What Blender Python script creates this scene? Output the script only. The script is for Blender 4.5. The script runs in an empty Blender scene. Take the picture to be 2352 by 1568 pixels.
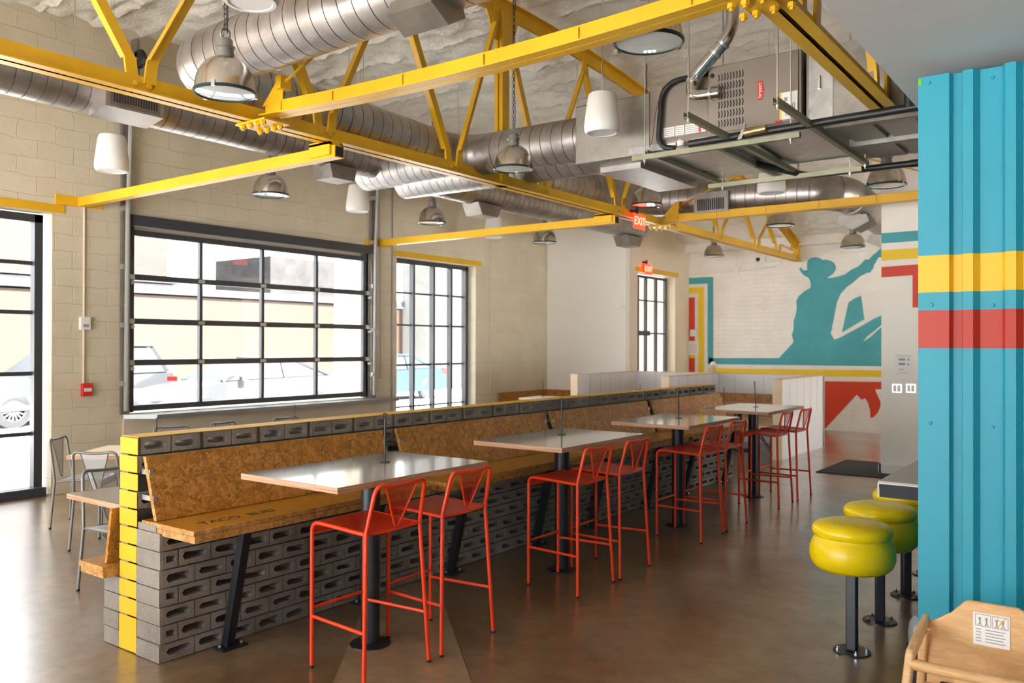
import bpy, bmesh, math, random
from mathutils import Vector, Matrix, noise
random.seed(7)
PI = math.pi
sc = bpy.context.scene
COL = sc.collection

# ---------------------------------------------------------------- camera, world, exposure
PW, PH, FPX, YAW, PITCH, ROLL, CH = 2352, 1568, 1928.3, 0.636239, 0.0042547, 0.0022179, 1.70
_f = Vector((-math.sin(YAW)*math.cos(PITCH), math.cos(YAW)*math.cos(PITCH), math.sin(PITCH)))
_r = Vector((math.cos(YAW), math.sin(YAW), 0.0))
_u = _r.cross(_f)
_r, _u = _r*math.cos(ROLL)+_u*math.sin(ROLL), _u*math.cos(ROLL)-_r*math.sin(ROLL)
cd = bpy.data.cameras.new('camera'); cam = bpy.data.objects.new('camera', cd); COL.objects.link(cam)
cam.matrix_world = Matrix(((_r.x, _u.x, -_f.x, 0), (_r.y, _u.y, -_f.y, 0), (_r.z, _u.z, -_f.z, CH), (0, 0, 0, 1)))
cd.sensor_width = 36; cd.lens = FPX/PW*36; cd.clip_end = 200
cd.dof.use_dof = True; cd.dof.focus_distance = 4.6; cd.dof.aperture_fstop = 3.2
sc.camera = cam

w = bpy.data.worlds.new('sky'); sc.world = w; w.use_nodes = True
wn = w.node_tree.nodes; wl = w.node_tree.links
bg = wn['Background']; bg.inputs['Color'].default_value = (0.90, 0.955, 1.0, 1); bg.inputs['Strength'].default_value = 3.0
sd = bpy.data.lights.new('sun', 'SUN'); sd.energy = 30.0; sd.color = (1.0, .985, .95); sd.angle = .03
so = bpy.data.objects.new('sun', sd); COL.objects.link(so)                     # comes over this building's roof on to the street
so.rotation_euler = Vector((1.0, .06, 1.15)).to_track_quat('Z', 'Y').to_euler()
vs = sc.view_settings
vs.view_transform = 'Standard'; vs.look = 'None'; vs.gamma = 1; vs.exposure = 1.45; vs.use_curve_mapping = False
sc.cycles.use_denoising = True
sc.cycles.max_bounces = 10; sc.cycles.diffuse_bounces = 6; sc.cycles.transparent_max_bounces = 12
sc.cycles.caustics_reflective = False; sc.cycles.caustics_refractive = False
sc.cycles.sample_clamp_indirect = 40.0

def portal(loc, sx, sy, rot):            # daylight portal filling a window or an added opening
    l = bpy.data.lights.new('window_portal', 'AREA'); l.shape = 'RECTANGLE'; l.size = sx; l.size_y = sy
    l.cycles.is_portal = True
    o = bpy.data.objects.new('window_portal', l); o.location = loc; o.rotation_euler = rot; COL.objects.link(o)
portal((-10.12, 3.1, 1.6), 3.2, 2.9, (0, -PI/2, 0))
portal((-10.12, 7.4, 2.1), 2.4, 4.0, (0, -PI/2, 0))
portal((-10.12, 11.0, 1.7), 2.8, 2.1, (0, -PI/2, 0))
portal((-8.3, 15.85, 1.6), 3.1, 1.6, (0, -PI/2, 0))
portal((-5.35, -3.3, 1.5), 7.7, 2.8, (PI/2, 0, 0))  # added openings behind the camera from here
portal((4.1, -3.3, 1.5), 1.8, 2.8, (PI/2, 0, 0))
portal((6.22, 10.7, 1.5), 3.0, 2.4, (0, PI/2, 0))  # added openings in the unseen side wall from here
portal((6.22, 14.75, 1.6), 3.2, 4.5, (0, PI/2, 0))

def at(px, py, axis, v):                  # point of the plane axis = v that stands at a pixel of the photo frame
    d = _r*((px-PW/2)/FPX) + _u*(-(py-PH/2)/FPX) + _f
    C = Vector((0, 0, CH)); i = 'xyz'.index(axis)
    return C + d*((v-C[i])/d[i])

# ---------------------------------------------------------------- materials
MATS = {}
def _new(name):
    m = bpy.data.materials.new(name); m.use_nodes = True; MATS[name] = m
    nt = m.node_tree
    return m, nt, nt.nodes['Principled BSDF']
def N(nt, t, **kw):
    n = nt.nodes.new(t)
    for k, v in kw.items(): setattr(n, k, v)
    return n
def coords(nt, scale=(1, 1, 1), swap=None):
    tc = N(nt, 'ShaderNodeTexCoord'); mp = N(nt, 'ShaderNodeMapping'); mp.inputs['Scale'].default_value = scale
    src = tc.outputs['Object']
    if swap:
        s = N(nt, 'ShaderNodeSeparateXYZ'); c = N(nt, 'ShaderNodeCombineXYZ'); nt.links.new(src, s.inputs[0])
        for i, a in enumerate(swap):
            if a in 'XYZ': nt.links.new(s.outputs[a], c.inputs[i])
        src = c.outputs[0]
    nt.links.new(src, mp.inputs['Vector'])
    return mp.outputs['Vector']
def ramp(nt, fac, stops):
    r = N(nt, 'ShaderNodeValToRGB'); e = r.color_ramp.elements
    while len(e) < len(stops): e.new(0.5)
    for k, (p, c) in enumerate(stops): e[k].position = p; e[k].color = (*c, 1)
    nt.links.new(fac, r.inputs[0]); return r.outputs['Color']
def noise_t(nt, vec, scale, detail=4, rough=.6, dist=0):
    n = N(nt, 'ShaderNodeTexNoise'); n.inputs['Scale'].default_value = scale; n.inputs['Detail'].default_value = detail
    n.inputs['Roughness'].default_value = rough; n.inputs['Distortion'].default_value = dist
    nt.links.new(vec, n.inputs['Vector']); return n.outputs['Fac']
def bump(nt, b, h, strength=.3, dist=.01, prev=None):
    n = N(nt, 'ShaderNodeBump'); n.inputs['Strength'].default_value = strength; n.inputs['Distance'].default_value = dist
    nt.links.new(h, n.inputs['Height'])
    if prev: nt.links.new(prev, n.inputs['Normal'])
    nt.links.new(n.outputs[0], b.inputs['Normal']); return n.outputs[0]
def plain(name, c, rough=.5, metal=0, var=0, scale=6, bmp=0, bscale=60, coat=0):
    m, nt, b = _new(name)
    b.inputs['Roughness'].default_value = rough; b.inputs['Metallic'].default_value = metal
    if coat: b.inputs['Coat Weight'].default_value = coat; b.inputs['Coat Roughness'].default_value = .08
    v = coords(nt)
    k = max(var, .02)
    f = noise_t(nt, v, scale)
    nt.links.new(ramp(nt, f, [(.3, tuple(x*(1-k) for x in c)), (.7, tuple(min(1, x*(1+k)) for x in c))]), b.inputs['Base Color'])
    if bmp: bump(nt, b, noise_t(nt, v, bscale), bmp, .004)
    return m
plain('yellow_paint', (.74, .42, .012), .38, 0, .07, 3, .08, 40)
plain('yellow_block_paint', (.74, .43, .010), .55, 0, .05, 8, .3, 80)
plain('black_steel', (.012, .013, .017), .42)
plain('dark_frame', (.045, .047, .056), .4)
plain('red_steel', (.76, .045, .007), .33, 0, .03)
plain('grey_steel', (.21, .20, .185), .4, .4, .05)
plain('sill_metal', (.26, .26, .26), .35, .5, .05)
plain('stainless', (.62, .62, .61), .25, 1, .05)
plain('chrome', (.55, .55, .54), .12, 1, .08, 3)
plain('brushed_aluminium', (.58, .54, .49), .2, 1, .06, 3)
plain('lamp_black', (.01, .03, .035), .3)
plain('white_plastic', (.80, .78, .74), .45)
plain('white_speaker', (.78, .75, .71), .5)
plain('grille_white', (.70, .68, .66), .6)
plain('white_paint', (.82, .78, .72), .6, 0, .02)
plain('cream_smooth', (.70, .60, .46), .6, 0, .03, 2, .05, 30)
plain('wall_white', (.85, .81, .75), .55, 0, .02, 2)
plain('soffit_grey', (.62, .60, .59), .7, 0, .02)
plain('rubber_black', (.018, .018, .020), .8, 0, .2, 30, .4, 200)
plain('mat_black', (.025, .026, .03), .9, 0, .3, 50, .5, 200)
plain('yellow_vinyl', (.92, .66, .004), .32, 0, .03, 4, .05, 60)
plain('post_black', (.02, .021, .028), .35)
plain('pine', (.80, .62, .42), .5, 0, .06, 5)
plain('zinc_channel', (.30, .285, .20), .5, .6, .1, 8)
plain('zinc_matte', (.40, .40, .38), .5, .3, .05)
plain('zinc_rod', (.55, .55, .50), .4, .9)
plain('taupe_cabinet', (.26, .215, .18), .42, 0, .03)
plain('label_white', (.80, .78, .75), .5)
plain('ink_grey', (.28, .28, .30), .6)
plain('ink_black', (.02, .02, .02), .6)
plain('badge_red', (.68, .03, .03), .4)
plain('badge_orange', (.9, .55, .05), .4)
plain('pipe_black', (.012, .012, .014), .45, 0, .2, 20, .3, 60)
plain('copper', (.25, .09, .04), .4, .6)
plain('brass', (.45, .32, .14), .35, .8)
plain('alarm_red', (.62, .02, .02), .4)
plain('teal_mural', (.055, .33, .37), .6, 0, .10, 2.5, .25, 25)
plain('yellow_mural', (.82, .55, .012), .55, 0, .04, 2)
plain('red_mural', (.66, .045, .012), .55, 0, .05, 2)
plain('teal_box', (.016, .29, .40), .5, 0, .03, 2, .03, 90)
plain('yellow_box', (.74, .45, .015), .5, 0, .02)
plain('red_box', (.42, .028, .014), .5, 0, .03)
plain('tape_green', (.14, .42, .02), .6)
plain('strap_maroon', (.08, .012, .015), .7)
plain('strap_black', (.015, .014, .014), .6)
plain('counter_grey', (.34, .31, .27), .35, 0, .04, 3)
plain('counter_black', (.006, .007, .012), .6)
plain('grey_dome', (.22, .22, .24), .25)
plain('polycarbonate', (.78, .78, .82), .5, 0, .03, 2)
plain('booth_trim', (.72, .55, .40), .5, 0, .05)
plain('car_white', (.034, .036, .039), .2, 0, .01, 1, 0, 1, .5)
plain('car_black', (.004, .005, .008), .2, 0, .01, 1, 0, 1, .5)
plain('car_blue', (.004, .016, .036), .2, 0, .01, 1, 0, 1, .5)
plain('car_glass', (.010, .013, .015), .5)
plain('car_trim', (.010, .010, .011), .5)
plain('car_lamp', (.10, .003, .003), .25)
plain('alloy', (.06, .06, .062), .5, 0)
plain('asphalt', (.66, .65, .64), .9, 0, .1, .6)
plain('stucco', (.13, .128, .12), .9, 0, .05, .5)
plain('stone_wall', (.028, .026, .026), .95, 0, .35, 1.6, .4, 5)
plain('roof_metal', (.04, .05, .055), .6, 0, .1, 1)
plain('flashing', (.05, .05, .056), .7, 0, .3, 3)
plain('bottle_amber', (.55, .42, .30), .25)

def wall_brick(name, c, swap, bw=.40, bh=.20, k=.85):
    m, nt, b = _new(name); b.inputs['Roughness'].default_value = .62
    v = coords(nt, (1, 1, 1), swap)
    d = N(nt, 'ShaderNodeVectorMath', operation='ADD'); nn = N(nt, 'ShaderNodeTexNoise'); nn.inputs['Scale'].default_value = 3.5
    nt.links.new(v, nn.inputs['Vector'])
    sm = N(nt, 'ShaderNodeVectorMath', operation='SCALE'); sm.inputs['Scale'].default_value = .075
    nt.links.new(nn.outputs['Color'], sm.inputs[0]); nt.links.new(v, d.inputs[0]); nt.links.new(sm.outputs[0], d.inputs[1])
    t = N(nt, 'ShaderNodeTexBrick'); t.inputs['Scale'].default_value = 1
    t.inputs['Brick Width'].default_value = bw; t.inputs['Row Height'].default_value = bh
    t.inputs['Mortar Size'].default_value = .007; t.inputs['Mortar Smooth'].default_value = .8
    t.inputs['Color1'].default_value = (*c, 1); t.inputs['Color2'].default_value = (*[x*.97 for x in c], 1)
    t.inputs['Mortar'].default_value = (*[x*k for x in c], 1)
    nt.links.new(d.outputs[0], t.inputs['Vector'])
    mx = N(nt, 'ShaderNodeMixRGB', blend_type='MULTIPLY'); mx.inputs[0].default_value = .6
    nt.links.new(t.outputs['Color'], mx.inputs[1])
    nt.links.new(ramp(nt, noise_t(nt, v, 2.2, 6), [(.3, (.86, .84, .80)), (.62, (1, 1, 1))]), mx.inputs[2])
    nt.links.new(mx.outputs[0], b.inputs['Base Color'])
    inv = N(nt, 'ShaderNodeMath', operation='SUBTRACT'); inv.inputs[0].default_value = 1; nt.links.new(t.outputs['Fac'], inv.inputs[1])
    p = bump(nt, b, inv.outputs[0], .45, .012)
    bump(nt, b, noise_t(nt, v, 14, 6), .35, .012, p)
    return m
wall_brick('painted_brick_side', (.69, .61, .465), 'YZ0', k=.9)
wall_brick('painted_brick_end', (.86, .82, .76), 'XZ0', .24, .09, .96)
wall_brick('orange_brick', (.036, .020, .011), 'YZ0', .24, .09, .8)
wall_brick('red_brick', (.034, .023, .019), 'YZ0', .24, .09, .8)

def m_foam():
    m, nt, b = _new('ceiling_foam'); b.inputs['Roughness'].default_value = .85
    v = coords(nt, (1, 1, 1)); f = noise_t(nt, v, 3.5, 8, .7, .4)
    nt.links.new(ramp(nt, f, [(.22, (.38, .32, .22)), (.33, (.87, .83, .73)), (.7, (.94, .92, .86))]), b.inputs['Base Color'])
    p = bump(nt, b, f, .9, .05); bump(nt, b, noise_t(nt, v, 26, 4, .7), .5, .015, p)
m_foam()
def m_floor():
    m, nt, b = _new('polished_concrete'); v = coords(nt)
    f = noise_t(nt, v, 1.1, 8, .65, .6); g = noise_t(nt, v, 9, 6, .7)
    c1 = ramp(nt, f, [(.28, (.13, .066, .024)), (.5, (.21, .125, .058)), (.72, (.31, .21, .12))])
    c2 = ramp(nt, g, [(.3, (.62, .60, .58)), (.52, (.95, .95, .95)), (.75, (1.2, 1.2, 1.2))])
    mx = N(nt, 'ShaderNodeMixRGB', blend_type='MULTIPLY'); mx.inputs[0].default_value = 1
    nt.links.new(c1, mx.inputs[1]); nt.links.new(c2, mx.inputs[2])
    spk = ramp(nt, noise_t(nt, v, 38, 3, .5), [(.70, (0, 0, 0)), (.76, (.7, .7, .7))])
    m2 = N(nt, 'ShaderNodeMixRGB'); m2.inputs[2].default_value = (.38, .30, .22, 1)
    mm = N(nt, 'ShaderNodeMath', operation='MULTIPLY'); nt.links.new(spk, mm.inputs[0]); nt.links.new(f, mm.inputs[1])
    nt.links.new(mm.outputs[0], m2.inputs[0]); nt.links.new(mx.outputs[0], m2.inputs[1])
    nt.links.new(m2.outputs[0], b.inputs['Base Color'])
    rr = N(nt, 'ShaderNodeMapRange'); rr.inputs['To Min'].default_value = .24; rr.inputs['To Max'].default_value = .42
    nt.links.new(noise_t(nt, v, 2.6, 6), rr.inputs['Value']); nt.links.new(rr.outputs[0], b.inputs['Roughness'])
    b.inputs['Coat Weight'].default_value = 1; b.inputs['Coat Roughness'].default_value = .22; b.inputs['Coat IOR'].default_value = 1.6; b.inputs['IOR'].default_value = 1.6
    bump(nt, b, g, .04, .004)
m_floor()
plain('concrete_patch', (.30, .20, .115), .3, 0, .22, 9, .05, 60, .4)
def m_block():
    m, nt, b = _new('concrete_block'); b.inputs['Roughness'].default_value = .95; v = coords(nt)
    f = noise_t(nt, v, 90, 4, .8); g = noise_t(nt, v, 3, 5)
    mx = N(nt, 'ShaderNodeMixRGB', blend_type='MULTIPLY'); mx.inputs[0].default_value = .8
    nt.links.new(ramp(nt, g, [(.3, (.22, .185, .155)), (.7, (.37, .32, .28))]), mx.inputs[1])
    nt.links.new(ramp(nt, f, [(.3, (.6, .6, .6)), (.7, (1.1, 1.1, 1.1))]), mx.inputs[2])
    nt.links.new(mx.outputs[0], b.inputs['Base Color']); bump(nt, b, f, .7, .006)
m_block()
def m_osb(name, c0, c1, c2, rough, coat=0):
    m, nt, b = _new(name); b.inputs['Roughness'].default_value = rough; v = coords(nt, (1, 1, 1))
    vo = N(nt, 'ShaderNodeTexVoronoi'); vo.inputs['Scale'].default_value = 38
    d = N(nt, 'ShaderNodeMixRGB'); d.inputs[0].default_value = .12
    nz = N(nt, 'ShaderNodeTexNoise'); nz.inputs['Scale'].default_value = 22; nt.links.new(v, nz.inputs['Vector'])
    nt.links.new(v, d.inputs[1]); nt.links.new(nz.outputs['Color'], d.inputs[2]); nt.links.new(d.outputs[0], vo.inputs['Vector'])
    f = noise_t(nt, v, 26, 8, .75, 2.6)
    mx = N(nt, 'ShaderNodeMixRGB'); mx.inputs[0].default_value = .5
    nt.links.new(ramp(nt, f, [(.30, c0), (.5, c1), (.7, c2)]), mx.inputs[1])
    s = N(nt, 'ShaderNodeSeparateColor'); nt.links.new(vo.outputs['Color'], s.inputs[0])
    nt.links.new(ramp(nt, s.outputs[0], [(0, c0), (.45, c1), (1, c2)]), mx.inputs[2])
    nt.links.new(mx.outputs[0], b.inputs['Base Color']); bump(nt, b, f, .25, .003)
    if coat: b.inputs['Coat Weight'].default_value = coat; b.inputs['Coat Roughness'].default_value = .2
m_osb('strand_board', (.17, .055, .006), (.42, .165, .018), (.70, .36, .09), .45, .15)
m_osb('strand_board_seat', (.30, .125, .010), (.46, .21, .018), (.54, .26, .03), .36, .3)
m_osb('strand_board_edge', (.26, .10, .018), (.46, .22, .055), (.68, .42, .15), .6)
def m_ply(name, c, ca, axis='Z', s=150):
    m, nt, b = _new(name); b.inputs['Roughness'].default_value = .5
    v = coords(nt, (2, 2, s)); f = noise_t(nt, v, 1.0, 3)
    nt.links.new(ramp(nt, f, [(.35, ca), (.6, c)]), b.inputs['Base Color'])
m_ply('plywood_edge', (.62, .38, .24), (.34, .17, .09))
def m_wood(name, c, cd_, sc_):
    m, nt, b = _new(name); b.inputs['Roughness'].default_value = .38
    v = coords(nt, sc_); f = noise_t(nt, v, 4, 5, .6, 1.2)
    nt.links.new(ramp(nt, f, [(.3, cd_), (.65, c)]), b.inputs['Base Color'])
m_wood('birch', (.74, .47, .23), (.60, .33, .13), (3, 3, 22))
def m_lam():
    m, nt, b = _new('grey_laminate'); v = coords(nt)
    nt.links.new(ramp(nt, noise_t(nt, v, 140, 3), [(.3, (.36, .35, .34)), (.7, (.44, .43, .42))]), b.inputs['Base Color'])
    b.inputs['Metallic'].default_value = .35; b.inputs['Roughness'].default_value = .26
    b.inputs['Coat Weight'].default_value = .9; b.inputs['Coat Roughness'].default_value = .09
m_lam()
def m_galv(name, c, rough):
    m, nt, b = _new(name); v = coords(nt); b.inputs['Metallic'].default_value = .9
    f = noise_t(nt, v, 5, 6, .65, .8)
    nt.links.new(ramp(nt, f, [(.32, tuple(x*.72 for x in c)), (.6, c)]), b.inputs['Base Color'])
    rr = N(nt, 'ShaderNodeMapRange'); rr.inputs['To Min'].default_value = rough-.1; rr.inputs['To Max'].default_value = rough+.12
    nt.links.new(f, rr.inputs['Value']); nt.links.new(rr.outputs[0], b.inputs['Roughness'])
m_galv('galvanised', (.47, .44, .42), .38)
m_galv('galvanised_dark', (.33, .30, .27), .5)
m_galv('galvanised_bright', (.62, .62, .62), .3)
def m_mesh(name, c, scale, rough, metal, cover):
    m, nt, b = _new(name); b.inputs['Base Color'].default_value = (*c, 1); b.inputs['Roughness'].default_value = rough; b.inputs['Metallic'].default_value = metal
    tc = N(nt, 'ShaderNodeUVMap'); s = N(nt, 'ShaderNodeSeparateXYZ'); nt.links.new(tc.outputs[0], s.inputs[0])
    outs = []
    for sg in (1, -1):
        k = N(nt, 'ShaderNodeMath', operation='MULTIPLY'); k.inputs[1].default_value = sg; nt.links.new(s.outputs['Y'], k.inputs[0])
        a = N(nt, 'ShaderNodeMath', operation='ADD'); nt.links.new(s.outputs['X'], a.inputs[0]); nt.links.new(k.outputs[0], a.inputs[1])
        q = N(nt, 'ShaderNodeMath', operation='MULTIPLY'); q.inputs[1].default_value = scale; nt.links.new(a.outputs[0], q.inputs[0])
        fr = N(nt, 'ShaderNodeMath', operation='FRACT'); nt.links.new(q.outputs[0], fr.inputs[0])
        lt = N(nt, 'ShaderNodeMath', operation='GREATER_THAN'); lt.inputs[1].default_value = cover; nt.links.new(fr.outputs[0], lt.inputs[0])
        outs.append(lt.outputs[0])
    mu = N(nt, 'ShaderNodeMath', operation='MULTIPLY'); nt.links.new(outs[0], mu.inputs[0]); nt.links.new(outs[1], mu.inputs[1])
    tr = N(nt, 'ShaderNodeBsdfTransparent'); mx = N(nt, 'ShaderNodeMixShader')
    nt.links.new(mu.outputs[0], mx.inputs[0]); nt.links.new(b.outputs[0], mx.inputs[1]); nt.links.new(tr.outputs[0], mx.inputs[2])
    nt.links.new(mx.outputs[0], nt.nodes['Material Output'].inputs['Surface'])
m_mesh('red_mesh', (.66, .03, .012), 115, .4, 0, .36)
m_mesh('red_mesh_seat', (.74, .042, .008), 115, .4, 0, .78)
m_mesh('grey_mesh', (.40, .40, .39), 115, .4, .4, .36)
m_mesh('grey_mesh_seat', (.42, .42, .41), 115, .38, .5, .75)
def m_glass(name):
    m, nt, b = _new(name)
    tr = N(nt, 'ShaderNodeBsdfTransparent'); gl = N(nt, 'ShaderNodeBsdfGlossy'); gl.inputs['Roughness'].default_value = .02
    mx = N(nt, 'ShaderNodeMixShader'); lw = N(nt, 'ShaderNodeLayerWeight'); pw = N(nt, 'ShaderNodeMath', operation='POWER'); pw.inputs[1].default_value = 5
    ml = N(nt, 'ShaderNodeMath', operation='MULTIPLY_ADD'); ml.inputs[1].default_value = .6; ml.inputs[2].default_value = .04
    nt.links.new(lw.outputs['Facing'], pw.inputs[0]); nt.links.new(pw.outputs[0], ml.inputs[0]); nt.links.new(ml.outputs[0], mx.inputs[0]); nt.links.new(tr.outputs[0], mx.inputs[1]); nt.links.new(gl.outputs[0], mx.inputs[2])
    nt.links.new(mx.outputs[0], nt.nodes['Material Output'].inputs['Surface'])
m_glass('window_glass')
def m_lens():
    m, nt, b = _new('lamp_lens'); b.inputs['Base Color'].default_value = (.78, .84, .85, 1); b.inputs['Roughness'].default_value = .06
    b.inputs['Coat Weight'].default_value = 1; b.inputs['Coat Roughness'].default_value = .02
m_lens()
def m_emit(name, c, s):
    m, nt, b = _new(name); b.inputs['Base Color'].default_value = (*c, 1)
    b.inputs['Emission Color'].default_value = (*c, 1); b.inputs['Emission Strength'].default_value = s
m_emit('exit_red', (1, .03, .012), 1.6); m_emit('exit_letter', (1, .42, .25), .75)
m_osb('booth_light_board', (.52, .30, .10), (.68, .44, .20), (.80, .58, .32), .45)

# ---------------------------------------------------------------- mesh builder
class MB:
    def __init__(s): s.v = []; s.f = []; s.mi = []; s.sm = []; s.uv = {}
    def face(s, idx, mi=0, sm=False): s.f.append(idx); s.mi.append(mi); s.sm.append(sm)
    def pts(s, P): n = len(s.v); s.v.extend([tuple(p) for p in P]); return list(range(n, n+len(P)))
    def box(s, a, b, mi=0, M=None, mis=None):
        x0, y0, z0 = a; x1, y1, z1 = b
        P = [Vector(p) for p in ((x0,y0,z0),(x1,y0,z0),(x1,y1,z0),(x0,y1,z0),(x0,y0,z1),(x1,y0,z1),(x1,y1,z1),(x0,y1,z1))]
        if M: P = [M @ p for p in P]
        i = s.pts(P)
        for k, q in enumerate(((0,3,2,1),(4,5,6,7),(0,1,5,4),(1,2,6,5),(2,3,7,6),(3,0,4,7))):   # bottom, top, -y, +x, +y, -x
            s.face([i[j] for j in q], mis[k] if mis else mi)
        return s
    def bar(s, a, b, wx, wz, mi=0, up=(0, 0, 1)):             # rectangular bar from a to b
        a, b = Vector(a), Vector(b); d = (b-a).normalized(); u = Vector(up)
        if abs(d.dot(u)) > .98: u = Vector((0, 1, 0))
        x = d.cross(u).normalized(); z = x.cross(d)
        P = [p + x*sx*wx/2 + z*sz*wz/2 for p in (a, b) for sx, sz in ((-1,-1),(1,-1),(1,1),(-1,1))]
        i = s.pts(P)
        for q in ((0,1,2,3),(7,6,5,4),(0,4,5,1),(1,5,6,2),(2,6,7,3),(3,7,4,0)): s.face([i[j] for j in q], mi)
        return s
    def tube(s, path, r, n=10, mi=0, fil=0, cap=True, ks=5, closed=False):
        P = [Vector(p) for p in path]
        if fil: P = fillet(P, fil, ks)
        R = r if isinstance(r, (list, tuple)) else [r]*len(P)
        if len(R) != len(P): R = [R[0]]*len(P)
        t0 = (P[1]-P[0]).normalized(); up = Vector((0, 0, 1)) if abs(t0.z) < .9 else Vector((0, 1, 0))
        x = t0.cross(up).normalized(); rings = []
        for k, p in enumerate(P):
            if closed: t = (P[(k+1) % len(P)]-P[k-1]).normalized()
            else: t = ((P[min(k+1, len(P)-1)]-p).normalized() + (p-P[max(k-1, 0)]).normalized())
            t = t.normalized() if t.length > 1e-9 else t0
            x = (x - t*x.dot(t)).normalized(); y = t.cross(x)
            rings.append(s.pts([p + (x*math.cos(2*PI*j/n)+y*math.sin(2*PI*j/n))*R[k] for j in range(n)]))
        m = len(rings)
        for k in range(m if closed else m-1):
            a, b = rings[k], rings[(k+1) % m]
            for j in range(n): s.face([a[j], a[(j+1) % n], b[(j+1) % n], b[j]], mi, True)
        if cap and not closed: s.face(rings[0][::-1], mi); s.face(rings[-1], mi)
        return s
    def lathe(s, prof, c=(0, 0, 0), n=32, mi=0, mis=None, M=None):
        c = Vector(c); rings = []
        for r, z in prof:
            pp = [Vector((r*math.cos(2*PI*j/n), r*math.sin(2*PI*j/n), z)) for j in range(n)] if r > 1e-6 else [Vector((0, 0, z))]
            if M: pp = [M @ p for p in pp]
            rings.append(s.pts([c+p for p in pp]))
        for k in range(len(rings)-1):
            a, b = rings[k], rings[k+1]; q = mis[k] if mis else mi
            for j in range(n):
                j2 = (j+1) % n
                if len(a) == 1 and len(b) == 1: continue
                if len(a) == 1: s.face([a[0], b[j2], b[j]], q, True)
                elif len(b) == 1: s.face([a[j], a[j2], b[0]], q, True)
                else: s.face([a[j], a[j2], b[j2], b[j]], q, True)
        return s
    def cyl(s, c, r, h, n=20, mi=0): return s.lathe([(0, 0), (r, 0), (r, h), (0, h)], c, n, mi)
    def prism(s, poly, d, mi=0, side=None):                   # 3-D polygon extruded along vector d
        d = Vector(d); a = s.pts(poly); b = s.pts([Vector(p)+d for p in poly]); n = len(a)
        s.face(a[::-1], mi); s.face(b, mi)
        for j in range(n): s.face([a[j], a[(j+1) % n], b[(j+1) % n], b[j]], mi if side is None else side)
        return s
    def grid(s, fn, nu, nv, mi=0, uvf=None, smooth=True):
        i = s.pts([fn(u/nu, v/nv) for v in range(nv+1) for u in range(nu+1)])
        for v in range(nv):
            for u in range(nu):
                q = [v*(nu+1)+u, v*(nu+1)+u+1, (v+1)*(nu+1)+u+1, (v+1)*(nu+1)+u]
                s.face([i[k] for k in q], mi, smooth)
                if uvf: s.uv[len(s.f)-1] = [uvf((k % (nu+1))/nu, (k//(nu+1))/nv) for k in q]
        return s
    def build(s, name, mats, parent=None, loc=None, bevel=0):
        me = bpy.data.meshes.new(name); me.from_pydata(s.v, [], s.f)
        for m in (mats if isinstance(mats, (list, tuple)) else [mats]): me.materials.append(MATS[m])
        for p, k, sm in zip(me.polygons, s.mi, s.sm): p.material_index = k; p.use_smooth = sm
        if s.uv:
            uv = me.uv_layers.new(name='UVMap')
            for fi, us in s.uv.items():
                for li, c in zip(me.polygons[fi].loop_indices, us): uv.data[li].uv = c
        bm = bmesh.new(); bm.from_mesh(me); bmesh.ops.recalc_face_normals(bm, faces=bm.faces); bm.to_mesh(me); bm.free()
        me.set_sharp_from_angle(angle=.75)
        o = bpy.data.objects.new(name, me); COL.objects.link(o)
        if loc: o.location = loc
        if parent: o.parent = parent
        if bevel:
            md = o.modifiers.new('bevel', 'BEVEL'); md.width = bevel; md.segments = 2; md.limit_method = 'ANGLE'; md.angle_limit = .7
        return o
def fillet(P, r, k=5):
    out = [P[0]]
    for i in range(1, len(P)-1):
        a, b, c = P[i-1], P[i], P[i+1]; d1 = (a-b); d2 = (c-b)
        rr = min(r, d1.length*.49, d2.length*.49); d1.normalize(); d2.normalize()
        if d1.dot(d2) < -.999: out.append(b); continue
        p, q = b+d1*rr, b+d2*rr
        for j in range(k+1):
            t = j/k; out.append(p*(1-t)**2 + b*2*t*(1-t) + q*t*t)
    out.append(P[-1]); return out

def tag(o, label=None, cat=None, group=None, kind=None):
    if label is not None: o['label'] = label
    if cat: o['category'] = cat
    if group: o['group'] = group
    if kind: o['kind'] = kind
    return o
def thing(name, label, cat, loc=(0, 0, 0), rz=0, group=None):
    o = bpy.data.objects.new(name, None); COL.objects.link(o); o.location = loc; o.rotation_euler = (0, 0, rz); o.empty_display_size = .1
    return tag(o, label, cat, group)
def copy_tree(o, parent=None):
    c = o.copy(); COL.objects.link(c)
    if parent: c.parent = parent
    for ch in o.children: copy_tree(ch, c)
    return c
def dup(o, loc, rz, label, scale=1.0):
    c = copy_tree(o); c.location = loc; c.rotation_euler = (0, 0, rz); c.scale = (scale,)*3; c['label'] = label
    return c
def text_mesh(name, body, size, mat, M, parent=None, depth=.002, align='CENTER'):
    cu = bpy.data.curves.new(name, 'FONT'); cu.body = body; cu.size = size; cu.extrude = depth; cu.align_x = align; cu.align_y = 'CENTER'
    tmp = bpy.data.objects.new(name+'_c', cu); COL.objects.link(tmp); bpy.context.view_layer.update()
    me = bpy.data.meshes.new_from_object(tmp.evaluated_get(bpy.context.evaluated_depsgraph_get()))
    bpy.data.objects.remove(tmp); bpy.data.curves.remove(cu)
    me.transform(M); me.materials.clear(); me.materials.append(MATS[mat]); me.name = name
    o = bpy.data.objects.new(name, me); COL.objects.link(o)
    if parent: o.parent = parent
    return o
def basis(x, y, o):                                            # matrix with given x and y axes
    x = Vector(x).normalized(); y = Vector(y).normalized(); z = x.cross(y)
    return Matrix(((x.x, y.x, z.x, o[0]), (x.y, y.y, z.y, o[1]), (x.z, y.z, z.z, o[2]), (0, 0, 0, 1)))

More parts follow.
